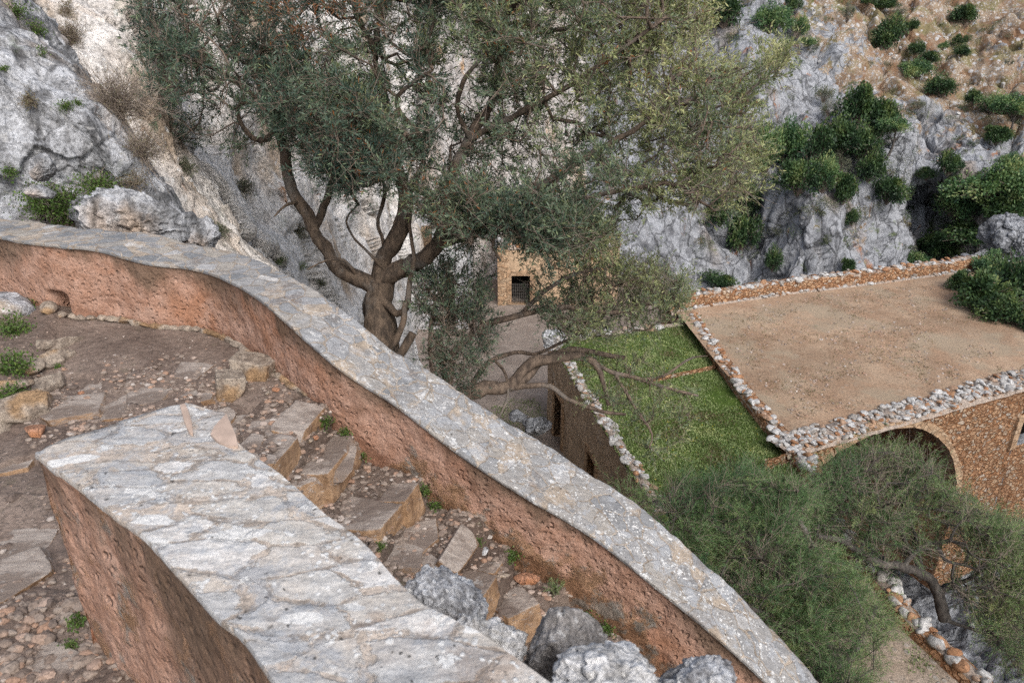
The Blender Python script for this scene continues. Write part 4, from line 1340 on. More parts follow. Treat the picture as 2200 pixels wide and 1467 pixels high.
NEc = atz(1492, 692, ZR)[:2]
facade(a, NEc, CW, ZC - .5, ZR - .05, [], .2, 0, 252, .05)
a.add([(*(EW), ZC - .5), (*(EW + [6, 0]), ZC - .5), (*(EW + [6, 0]), ZR), (*EW, ZR)], [(0, 1, 2, 3)])
part('wall', a, [BUILD_WALL, DRESSED], bd)
for H in (H1, H2):
    a = Acc()
    for u0, u1, z0, z1 in ((H[0] - .22, H[0], H[2], H[3] + .22), (H[1], H[1] + .22, H[2], H[3] + .22), (H[0], H[1], H[3], H[3] + .22)):
        V = [(*(CW + tw * u + nwv * dd), z) for dd in (.075, -.4) for u in (u0, u1) for z in (z0, z1)]
        a.add(V, [(0, 2, 3, 1), (4, 5, 7, 6), (0, 1, 5, 4), (2, 6, 7, 3), (0, 4, 6, 2), (1, 3, 7, 5)])
    part('door_surround', a, [DRESSED], bd, smooth=False)
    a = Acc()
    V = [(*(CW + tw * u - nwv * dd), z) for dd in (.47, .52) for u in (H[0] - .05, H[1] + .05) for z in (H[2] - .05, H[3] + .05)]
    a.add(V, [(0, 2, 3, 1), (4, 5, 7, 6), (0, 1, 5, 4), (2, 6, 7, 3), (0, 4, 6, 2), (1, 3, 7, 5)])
    part('doorway_dark', a, [DARK], bd, smooth=False, label='dark panel painting the shade inside the doorway')  # no door leaf; a near-black panel paints the unlit inside
# roof: earth and turf between the copings
RE = [NEc, atz(1565, 790, ZR)[:2], atz(1690, 955, ZR)[:2], atz(1745, 1012, ZR)[:2], np.array([9.70, 16.2])]
RW = [CW, CW + tw * 5, CW + tw * 10, EW, np.array([EW[0] + .5, 15.4])]
RE, RW = renum(np.c_[np.array(RE), np.zeros(5)], 5), renum(np.c_[np.array(RW), np.zeros(5)], 5)
C = np.array([[RW[i] * (1 - x) + RE[i] * x + [0, 0, ZR - .05] for x in (0, .35, .7, 1)] for i in range(5)])
G = upsample(C, 180, 90)
G[..., 2] += .06 * fbm(G.reshape(-1, 3) / 1.5, 4, 261).reshape(G.shape[:2])
TURFG = G
a = Acc(); a.add(G.reshape(-1, 3), grid_faces(180, 90))
roof = part('roof', a, [TURF], bd)
a = Acc()
coping(a, [[*(CW - nwv * .2), ZR], [*(EW - nwv * .2), ZR]], .40, .25, 262, lift=.03, density=1.4, tall=.5)
coping(a, [[*CW, ZR], [*(CW + (NEc - CW) * .45), ZR], [*NEc, ZR]], .45, .34, 263, lift=.04)
part('coping_stones', a, [COPING], bd)
# dividing kerb between turf and terrace
dv = [atz(x, y, ZT) for x, y in [(1490, 672), (1500, 690), (1530, 735), (1565, 785), (1610, 845), (1660, 905), (1705, 955), (1742, 1000), (1775, 1050), (1815, 1130), (1850, 1185)]]
dw = thing('rubble_wall', dv[4], 'straight kerb of white limestone lumps between grass roof and dirt terrace', 'wall')
a = Acc()
coping(a, [p + np.array([-.05, 0, -.02]) for p in dv], .42, .30, 265, lift=.05, density=1.7, tall=.5, tint=(.4, 1))
part('coping_stones', a, [COPING], dw)
a = Acc()
DV = resample(dv, .1)
G = np.stack([DV + np.array([dx, 0, dz]) for dx, dz in ((-.28, -1.0), (-.26, -.02), (.0, .05), (.24, -.0), (.3, -1.2), (.5, -5))], 1)
G = rough(G, .05, 4, 266)
a.add(G.reshape(-1, 3), grid_faces(len(DV), 6, True))
part('wall_core', a, [BRIDGE_WALL], dw)

# ---- retaining wall and gravel path below (bottom right)
ZP = -13.1
rp = [atz(x, y, ZP + .1) for x, y in [(1862, 1205), (1900, 1255), (1960, 1335), (2030, 1400), (2110, 1470), (2220, 1570)]]
rw = thing('rubble_wall', rp[2], 'low rubble wall with pale stones edging the gravel path above grey ravine rocks', 'wall')
a = Acc()
RP = resample(rp, .08)
G = np.stack([RP + np.array([dx, 0, dz]) for dx, dz in ((-.34, -.5), (-.30, -.02), (-.12, .10), (.12, .10), (.30, .0), (.36, -1.0), (.5, -2.2))], 1)
G = rough(G, .06, 4, 268)
a.add(G.reshape(-1, 3), grid_faces(len(RP), 7, True))
part('wall_core', a, [BRIDGE_WALL], rw)
a = Acc(); coping(a, [p + np.array([0, 0, .12]) for p in rp], .42, .30, 269, density=1.5, tint=(.35, 1))
part('coping_stones', a, [COPING], rw)
C = np.array([[atz(x, y, ZP) for x, y in r] for r in ([(1500, 1130), (1700, 1150), (1880, 1205)], [(1500, 1250), (1760, 1300), (1950, 1335)], [(1500, 1400), (1840, 1440), (2100, 1470)], [(1500, 1600), (1900, 1650), (2260, 1610)])])
G = upsample(C, 90, 90); G[..., 2] += .06 * fbm(G.reshape(-1, 3) / 1.2, 4, 271).reshape(90, 90)
a = Acc(); a.add(G.reshape(-1, 3), grid_faces(90, 90))
gp = solo('gravel_path', a, [GRAVEL_PATH], (8, 12, ZP), kind='structure')

# ---- house across the courtyard
yh = atz(1105, 657, ZC)[1]
hx = lambda px: atz(px, 657, ZC)[0]
hz = lambda py: on_plane(1100, py, (0, yh), np.array([1., 0]))[1]
x0, x1 = hx(1071), hx(1325)
hs_ = thing('stone_house', (x0, yh, ZC), 'flat roofed orange stone house with wire gated doorway across the courtyard', 'house')
D0 = (hx(1099) - x0, hx(1138) - x0, ZC + .12, hz(592))
a = Acc()
ztop = hz(530)
facade(a, (x0, yh), (x1, yh), ZC - .3, ztop, [D0], .12, 0, 281, .03, .5, 1)
facade(a, (x0, yh + 7), (x0, yh), ZC - .3, ztop, [], .4, 0, 282, .03)
facade(a, (x1, yh), (x1, yh + 7), ZC - .3, ztop, [], .4, 0, 283, .03)
part('wall', a, [HOUSE_WALL, DRESSED], hs_)
a = Acc()
G = np.stack(np.meshgrid(np.linspace(x0 + .05, x1, 60), np.linspace(yh + .05, yh + 7, 30), indexing='ij') + [np.zeros((60, 30))], -1)
G[..., 2] = ztop - .05 + .08 * fbm(G.reshape(-1, 3), 4, 284).reshape(60, 30)
a.add(G.reshape(-1, 3), grid_faces(60, 30))
part('roof', a, [EARTH], hs_)
a = Acc(); coping(a, [[x0, yh + .2, ztop], [x1, yh + .2, ztop]], .5, .4, 285, lift=.03, tint=(.5, 1)); coping(a, [[x0 + .2, yh, ztop], [x0 + .2, yh + 7, ztop]], .4, .4, 286, lift=.03)
part('coping_stones', a, [COPING], hs_)
a = Acc()
for k in range(12):
    h = (ztop - ZC) / 12
    wd = .62 if k % 2 else .38
    box(a, (x0 - .04, yh - .06, ZC + k * h + .012), (x0 + wd, yh + .3, ZC + (k + 1) * h - .012))
part('quoins', a, [DRESSED], hs_, smooth=False)
a = Acc()
for u0, u1, z0, z1 in ((D0[0] - .3, D0[0], D0[2], D0[3] + .3), (D0[1], D0[1] + .3, D0[2], D0[3] + .3), (D0[0], D0[1], D0[3], D0[3] + .3)):
    box(a, (x0 + u0, yh - .07, z0), (x0 + u1, yh + .4, z1))
part('door_surround', a, [DRESSED], hs_, smooth=False)
a = Acc()
gz = D0[2] + (D0[3] - D0[2]) * .68
for i in range(10):
    x = x0 + D0[0] + (D0[1] - D0[0]) * i / 9
    box(a, (x - .008, yh + .2, D0[2]), (x + .008, yh + .225, gz))
for i in range(14):
    z = D0[2] + (gz - D0[2]) * i / 13
    box(a, (x0 + D0[0], yh + .197, z - .007), (x0 + D0[1], yh + .222, z + .007))
part('gate', a, [WIRE], hs_, smooth=False)
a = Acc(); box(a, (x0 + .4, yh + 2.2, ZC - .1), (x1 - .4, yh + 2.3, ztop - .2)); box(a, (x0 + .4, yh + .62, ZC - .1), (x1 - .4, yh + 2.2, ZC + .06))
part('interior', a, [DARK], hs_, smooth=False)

# ---- whitewashed front seen in scraps behind the olive
yf = 41.0
fx = lambda px: on_plane(px, 560, (0, yf), np.array([1., 0]))[0]
fz = lambda py: on_plane(950, py, (0, yf), np.array([1., 0]))[1]
ch = thing('whitewashed_building', (fx(830), yf, ZC), 'whitewashed ruin with pilasters and orange doorway half hidden behind olive trunks', 'building')
a = Acc()
X0 = fx(830)
facade(a, (X0, yf), (fx(1003), yf), ZC - .3, fz(455), [(fx(893) - X0, fx(930) - X0, fz(560), fz(485)), (fx(955) - X0, fx(975) - X0, ZC, fz(590))], .25, 0, 291, .05, .6, 1)
facade(a, (fx(1003), yf), (fx(1003), yf + 6), ZC - .3, fz(455), [], .4, 0, 292, .05)
part('wall', a, [WHITEWASH, DRESSED], ch)
for pxx in (868, 942, 990):
    a = Acc()
    box(a, (fx(pxx) - .26, yf - .16, ZC), (fx(pxx) + .26, yf + .05, fz(470)))
    box(a, (fx(pxx) - .34, yf - .24, fz(470)), (fx(pxx) + .34, yf + .05, fz(462)))
    part('pilaster', a, [WHITEWASH], ch, smooth=False)
a = Acc(); box(a, (X0, yf - .3, fz(462) + .003), (fx(1003) + .1, yf + .3, fz(455) + .1)); part('cornice', a, [WHITEWASH], ch, smooth=False)
a = Acc(); box(a, (X0 + .2, yf + 2, ZC), (fx(1003) - .2, yf + 2.1, fz(470))); part('interior', a, [HOUSE_WALL], ch, smooth=False)
pz0, pz1 = at(1292, 545, 50), at(1288, 478, 50)
pl = thing('stone_pillar', pz0, 'slim upright pale pillar of weathered stone behind the house roof', 'pillar')
a = Acc()
V, f = rockv((1, 1, 1), 5, 4, 10, .04)
V = V * np.array([.42, .42, (pz1[2] - pz0[2]) * .8]) + (pz0 + pz1) / 2
a.add(V, f); part('shaft', a, [WHITEWASH], pl)
a = Acc()
v, f = rockv((.62, .55, .28), 6, 3, 9, .05); a.add(v + [*((pz0 + pz1) / 2)[:2], pz0[2] - .3], f)
part('base', a, [WHITEWASH], pl)
# ================================================================== LOOSE STONES
bpy.context.view_layer.update()
def mpx(P):            # metres per photograph pixel at a point
    return (P[1] * CP - P[2] * SP) / FPX
def stone(name, px, py, wpx, hpx, seed, mat, label, group=None, flat=.45, sub=4, sink=.35, P=None, planes=9, rz=None, tilt=(0, 0), rough=None):
    if rough is None: rough = .05 if flat > .5 else .02
    if P is None:
        P, _ = hit(BV_PATH, px, py)
        if P is None: print('no ground', px, py); return None
    s = mpx(P)
    rx, ry = wpx * s / 2, hpx * s / 2 / max(.45, (SP if flat < .5 else .75)) * .8
    rzv = min(rx, ry) * flat * 2 if flat < .5 else min(rx, ry) * flat
    rr_ = (tilt[0], tilt[1], random.uniform(-.3, .3) if rz is None else rz)
    if flat < .5: v, f = blockv((rx, ry, rzv), seed, 'flag', 5, .02, rr_)
    elif flat > .78 and wpx > 50: v, f = blockv((rx * .8, ry * .8, rzv * .9), seed, 'block', 5, .03, (.15, .1, random.uniform(0, 3)))
    else: v, f = rockv((rx, ry, rzv), seed, sub, planes, rough, rr_)
    if flat < .5: sink = .80
    a = Acc(); a.add(v + P + [0, 0, rzv * (1 - 2 * sink)], f)
    return solo(name, a, [mat], P, label, 'rock', group)

RG, SG = 'loose rocks on the landing', 'stones lying on the stairs'
for q in [
    ('rock', 78, 932, 56, 40, 3, STONE_RED, 'rough reddish stone beside the free end of the thick wall', RG, .75),
    ('rock', 496, 838, 72, 66, 8, STONE_TAN, 'squat tan block on the landing, lower of the pair by the curved wall', RG, .85),
    ('rock', 545, 806, 84, 92, 12, STONE_TAN, 'pointed grey and tan block leaning by the curved wall, taller of the pair', RG, .8),
    ('slab', 160, 872, 132, 62, 21, SLAB, 'broad flat slab sunk in the landing, widest one before the thick wall', RG, .14),
    ('slab', 330, 842, 92, 84, 23, SLAB, 'layered flat slab in the middle of the landing', RG, .12),
    ('slab', 268, 868, 84, 72, 25, SLAB, 'flat pale slab touching the tip of the thick wall', RG, .12),
    ('slab', 407, 798, 72, 46, 26, SLAB, 'thin triangular slab half buried in brown dirt', RG, .10),
    ('slab', 212, 834, 56, 38, 27, SLAB, 'small rough grey slab at the edge of bare dirt', RG, .2),
    ('slab', 430, 850, 62, 40, 28, SLAB, 'broken slab in gravel just before the squat tan block', RG, .15),
    ('slab', 470, 900, 60, 40, 29, SLAB, 'flat stone wedged under the squat tan block', RG, .3),
    ('rock', 154, 834, 26, 20, 31, GRAVEL, 'fist sized pinkish stone near the broad flat slab', RG, .7),
    ('rock', 176, 846, 20, 13, 32, STONE_RED, 'little reddish pebble near the broad flat slab', RG, .7),
    ('rock', 127, 815, 24, 12, 33, STONE_TAN, 'little cream pebble beside the stone kerb', RG, .6),
    ('rock', 593, 838, 17, 17, 34, STONE_RED, 'round pinkish stone at the foot of the curved wall', RG, .8),
    ('rock', 576, 846, 15, 14, 35, STONE_TAN, 'small tan stone at the foot of the curved wall', RG, .8),
    ('rock', 105, 668, 36, 46, 36, STONE_TAN, 'tan stone standing in the drain hole of the wall', RG, .9),
    ('rock', 132, 680, 24, 22, 37, STONE_TAN, 'grey brown stone at the lip of the drain hole', RG, .8),
    ('rock', 22, 668, 110, 110, 38, BOULDER, 'pale pitted rock poking out beside the green weeds', RG, .6),
    ('rock', -20, 790, 70, 90, 39, STONE_TAN, 'tan rock cut by the picture edge behind the weeds', RG, .7),
    ('slab', 42, 1165, 150, 70, 41, SLAB, 'big worn slab of the upper flight, topmost of three', RG, .12),
    ('slab', 20, 1232, 150, 90, 42, SLAB, 'big worn slab of the upper flight, middle of three', RG, .12),
    ('slab', 110, 1440, 190, 70, 43, SLAB, 'big brown slab of the upper flight, lowest of three', RG, .14),
    ('rock', 30, 1068, 30, 34, 44, GRAVEL, 'single pale stone on bare dirt beside thick wall', RG, .6),
    ('slab', 30, 1000, 60, 30, 45, SLAB, 'flat grey stone near the rough reddish stone', RG, .2),
    ('slab', 505, 908, 44, 30, 800, SLAB, 'small flagstone set in top step, upper corner of the paved patch', SG, .12),
    ('slab', 560, 915, 50, 34, 801, SLAB, 'small flagstone set in top step, beside the kerb end of the paved patch', SG, .12),
    ('slab', 545, 948, 46, 34, 802, SLAB, 'small flagstone set in top step, middle of the paved patch', SG, .12),
    ('slab', 592, 932, 40, 30, 803, SLAB, 'small flagstone set in top step, next to the kerb of the paved patch', SG, .12),
    ('slab', 515, 955, 40, 28, 804, SLAB, 'small flagstone set in top step, near thick wall of the paved patch', SG, .12),
    ('slab', 562, 988, 60, 26, 805, SLAB, 'small flagstone set in top step, lowest of the paved patch', SG, .12),
    ('slab', 610, 905, 60, 40, 806, SLAB, 'small flagstone set in top step, largest of the paved patch', SG, .12),
    ('slab', 495, 930, 30, 24, 807, SLAB, 'small flagstone set in top step, smallest of the paved patch', SG, .12),
    ('slab', 715, 985, 100, 60, 811, SLAB, 'broad grey flagstone covering second step', SG, .1),
    ('slab', 700, 1010, 60, 40, 812, SLAB, 'speckled flagstone at edge of second step', SG, .1),
    ('rock', 665, 948, 17, 14, 51, STONE_TAN, 'light brown stone on second step, one of three', SG, .8),
    ('rock', 677, 941, 16, 14, 52, STONE_RED, 'reddish stone on second step, one of three', SG, .8),
    ('rock', 664, 962, 17, 9, 53, GRAVEL, 'flat whitish stone on second step, one of three', SG, .6),
    ('slab', 909, 1140, 66, 54, 56, SLAB, 'grey flagstone on fourth step beside the wall', SG, .14),
    ('slab', 868, 1186, 84, 56, 57, SLAB, 'grey flagstone on fourth step beside the blue grey rock', SG, .14),
    ('rock', 1041, 1184, 30, 25, 61, BOULDER, 'rounded grey stone near wall foot below fourth step', SG, .8),
    ('slab', 1075, 1236, 48, 15, 63, STONE_TAN, 'thin splinter of tan stone lying among gravel', SG, .5),
    ('rock', 1131, 1244, 60, 40, 64, STONE_RED, 'sharp orange three sided stone by the wall', SG, .7),
    ('rock', 1085, 1318, 40, 30, 67, GRAVEL, 'pinkish stone tucked behind the pointed brown boulder', SG, .7),
    ('rock', 1310, 1378, 24, 24, 68, GRAVEL, 'pale round stone at wall foot near bottom of flight', SG, .9),
    ('rock', 1345, 1425, 34, 24, 70, GRAVEL, 'pale cobble lowest in the gutter of the flight', SG, .7),
    ('rock', 1375, 1446, 26, 22, 71, STONE_TAN, 'tan cobble lowest in the gutter of the flight', SG, .7),
]:
    stone(q[0], q[1], q[2], q[3], q[4], q[5], q[6], q[7], q[8], q[9])
# kerb stones round the weed bed
kb = thing('stone_kerb', atz(90, 830, -2.7), 'low kerb of long worn stones edging the weedy bed by the landing', 'kerb')
for i, (x, y, L, W, rz) in enumerate([(138, 742, .34, .085, 1.15), (113, 782, .36, .10, 1.0), (92, 836, .36, .12, 1.0), (38, 892, .50, .15, .55), (-45, 935, .5, .16, .4)]):
    P, _ = hit(BV_PATH, x, y)
    v, f = rockv((L * .62, W, W * .9), 300 + i, 4, 10, .06, (0, 0, rz))
    a = Acc(); a.add(v + P + [0, 0, W * .25], f); part('kerb_stone', a, [STONE_TAN], kb)
kb2 = thing('stone_kerb', atz(60, 790, -2.7), 'second broken row of kerb stones half hidden among weeds', 'kerb')
for i, (x, y, L, W, rz) in enumerate([(92, 742, .24, .08, 1.0), (58, 792, .24, .09, .9), (28, 832, .3, .10, .7)]):
    P, _ = hit(BV_PATH, x, y)
    v, f = rockv((L * .6, W, W * .8), 320 + i, 4, 10, .06, (0, 0, rz))
    a = Acc(); a.add(v + P + [0, 0, W * .1], f); part('kerb_stone', a, [STONE_TAN], kb2)
# rubble showing under the plaster's foot
a = Acc()
g = np.random.default_rng(5)
for px in np.r_[np.linspace(150, 330, 9), np.linspace(330, 640, 22)]:
    s = s_at(px, 700) if False else None
    i = np.searchsorted(WS, on_wall(px, np.interp(px, [130, 250, 330, 440, 520, 610, 690], [682, 688, 705, 712, 750, 820, 880]))[0])
    v, f = rockv((g.uniform(.05, .11), .05, g.uniform(.025, .04)), int(g.integers(1e5)), 3, 8, .06, (0, 0, math.atan2(wt[i, 1], wt[i, 0])))
    a.add(v + WB[i] + [*(WN[i] * .012), .012], f)
part('foot_stones', a, [STONE_TAN], par)

# boulders between the thick wall and the stairs
STONE_GREY = rock_mat('grey_brown_boulder', (.36, .345, .34), (.13, .12, .115), (.34, .28, .22), 3.0, (.5, .62), .05, (1, 1, 1), .03, white=.6, fis=.1)
BOULDER_WHITE = rock_mat('bleached_limestone', (.72, .73, .75), (.24, .235, .23), (.52, .42, .32), 3.0, (.54, .66), 0, (1, 1, 1), .03, white=.9, fis=.1, lo=.26)
BG = 'boulders beside the thick wall'
def boulder(px, py, d, rad, seed, mat, label, rot=(0, 0, 0), planes=11, rough=.10, fr=1.8, crag=.13):
    P = at(px, py, d)
    v, f = rockv(rad, seed, 5, planes, rough, rot, 34, fr, crag)
    base = P - [0, 0, rad[2] * .8]
    a = Acc(); a.add(v + P, f)
    return solo('boulder', a, [mat], base, label, 'boulder', BG)
boulder(950, 1318, 2.95, (.195, .17, .17), 403, BOULDER, 'blue grey jagged boulder where thick wall meets the steps', (.2, .2, -.5), 12, .16)
boulder(1040, 1385, 2.75, (.15, .13, .14), 409, BOULDER_WHITE, 'bleached lump between the jagged boulder and the pointed one', (.3, .1, .4), 10, .14)
boulder(1205, 1415, 2.75, (.20, .15, .20), 417, STONE_GREY, 'pointed grey brown boulder with sharp crest beside stairs', (.1, .5, .3), 7, .04, crag=.09)
boulder(1325, 1474, 2.45, (.24, .16, .125), 423, BOULDER_WHITE, 'white rounded boulder cropped by bottom of the view', (0, .25, .5), 12, .10)
boulder(1500, 1470, 2.7, (.14, .13, .10), 431, BOULDER, 'small flat topped grey boulder near bottom of parapet', (0, 0, .4), 9, .08)
boulder(1430, 1400, 3.1, (.16, .15, .13), 437, BOULDER, 'dark blue grey boulder low beside the stair gutter', (0, .2, .8), 9, .10) if False else None
# the outcrop that carries them
oc = []
for s_, (x, y) in enumerate([(800, 1190), (860, 1250), (950, 1330), (1060, 1400), (1180, 1490), (1320, 1620), (1450, 1740)]):
    p = atz(x, y, ZW - .45)
    o = np.array([.70, .70, 0])
    z0 = [-3.0, -2.75, -2.5, -2.35, -2.3, -2.25, -2.2][s_]
    oc.append([(p[0] - .2, p[1] - .2, z0 + .1), (p[0], p[1], z0), (p[0] + o[0] * .30, p[1] + o[1] * .30, z0 - .12), (p[0] + o[0] * .42, p[1] + o[1] * .42, z0 - .6), (p[0] + o[0] * .5, p[1] + o[1] * .5, z0 - 2.2)])
G = upsample(oc, 130, 90)
G = G + gnormal(G) * (.07 * fbm(G.reshape(-1, 3) * 3, 4, 441) + .10 * np.clip(facet(G.reshape(-1, 3) * 3.2, 443)[0], -.6, .6)).reshape(130, 90)[..., None]
a = Acc(); a.add(G.reshape(-1, 3), grid_faces(130, 90))
solo('rock_outcrop', a, [BOULDER], (.2, 1.8, -3.0), 'craggy limestone outcrop under the boulders between thick wall and stairs', 'rock')
# boulders behind the parapet and elsewhere
def freerock(name, px, py, d, rad, seed, mat, label, rot=(0, 0, 0), rough=.08, fr=1.8, planes=11, group=None, sub=5):
    P = at(px, py, d)
    v, f = rockv(rad, seed, sub, planes, rough, rot, 30, fr, .12)
    a = Acc(); a.add(v + P, f)
    return solo(name, a, [mat], P - [0, 0, rad[2]], label, 'rock', group)
freerock('boulder', 296, 482, 9.0, (.66, .5, .42), 451, ROCK_NEAR, 'big grey boulder resting behind the parapet under the cliff', (0, .25, .2), .12, 1.6)
freerock('boulder', 432, 512, 9.3, (.22, .2, .30), 452, ROCK_NEAR, 'narrow brown rock standing behind the parapet beside big boulder', (0, .4, .2), .1)
freerock('boulder', 86, 360, 8.0, (.14, .12, .17), 453, ROCK_NEAR, 'upright grey stone lodged on the ledge under the overhang', (.3, .2, .2), .06)
freerock('boulder', 82, 412, 7.9, (.16, .12, .07), 454, ROCK_NEAR, 'flat pale stone lodged on the weedy ledge', (.2, .3, .2), .06)
freerock('boulder', 2178, 512, 46, (1.9, 1.6, 1.8), 455, ROCK_FAR, 'pale rock knob above the bushes at far corner of terrace', (0, .1, .2), .12, 1.4)
freerock('boulder', 2075, 562, 41.5, (.5, .4, .55), 456, ROCK_FAR, 'white stone block ending the far terrace wall', (0, .1, .2), .08)
freerock('boulder', 1188, 733, 31.6, (.55, .45, .5), 457, BOULDER, 'white lump of stone crowning the far corner of grass roof', (0, .1, .2), .08)
freerock('boulder', 1148, 912, 31.2, (.75, .5, .4), 458, ROCK_FAR, 'pale boulder in the courtyard at foot of building', (0, .1, .2), .08)
freerock('boulder', 1115, 895, 32.2, (.5, .4, .3), 459, ROCK_FAR, 'smaller grey boulder in courtyard beside the pale one', (0, .1, 1.2), .08)
freerock('boulder', 1925, 355, 69, (1.6, 1.4, 2.6), 462, ROCK_FAR, 'tall pale crag leaning out beneath the thin trunked tree', (0, .2, .4), .14, 1.6)

# gravel on the landing and stairs
a = Acc()
pool = [rockv((1, 1, .75), 700 + i, 1, 7, 0) for i in range(14)]
g = np.random.default_rng(17)
cnt = 0
def gravel(n, x0, y0, x1, y1, dens, lo, hi, tint=(0, 1), power=2.2):
    global cnt
    for _ in range(n):
        px, py = g.uniform(x0, x1), g.uniform(y0, y1)
        if g.random() > dens(px, py): continue
        P, N = hit(BV_PATH, px, py)
        if P is None or N[2] < .35: continue
        r = lo + (hi - lo) * g.random() ** power
        v, f = pool[g.integers(14)]
        th = g.uniform(0, 6.28); c, s = math.cos(th), math.sin(th)
        v = v @ np.array([[c, -s, 0], [s, c, 0], [0, 0, 1]]) * np.array([r, r * g.uniform(.6, 1), r * g.uniform(.5, .9)])
        a.add(v + P + [0, 0, r * .15], f, 0, tint=g.uniform(*tint))
        cnt += 1
cl = lambda x, y: float(vnoise(np.array([[x / 60, y / 45, 3.3]]), 5)[0])
gravel(3800, 60, 760, 700, 990, lambda x, y: np.clip(.6 + cl(x, y) * .9, 0, 1) * np.clip((y - 750) / 70, .05, 1), .006, .032, (.2, 1))
gravel(500, 160, 690, 560, 800, lambda x, y: .30, .004, .014)
gravel(11000, 560, 860, 1480, 1467, lambda x, y: np.clip(.8 + cl(x, y) * .6, 0, 1), .007, .036, (.15, 1), 1.8)
gravel(1000, 0, 990, 270, 1467, lambda x, y: np.clip(.45 + cl(x, y), 0, 1), .006, .030)
gravel(700, 10, 1290, 290, 1467, lambda x, y: .45, .012, .045, (.0, .9), 1.6)
gravel(260, 0, 690, 150, 900, lambda x, y: .5, .005, .02)
print('gravel', cnt)
solo('gravel', a, [GRAVEL], (-1, 4, -2.8), 'loose gravel and stone chips strewn over landing and steps', 'gravel', kind='stuff', smooth=False)
# scree on the terrace and gravel of the courtyard
# ================================================================== PLANTS
def unit(v):
    return v / np.maximum(np.linalg.norm(v, axis=-1, keepdims=True), 1e-9)

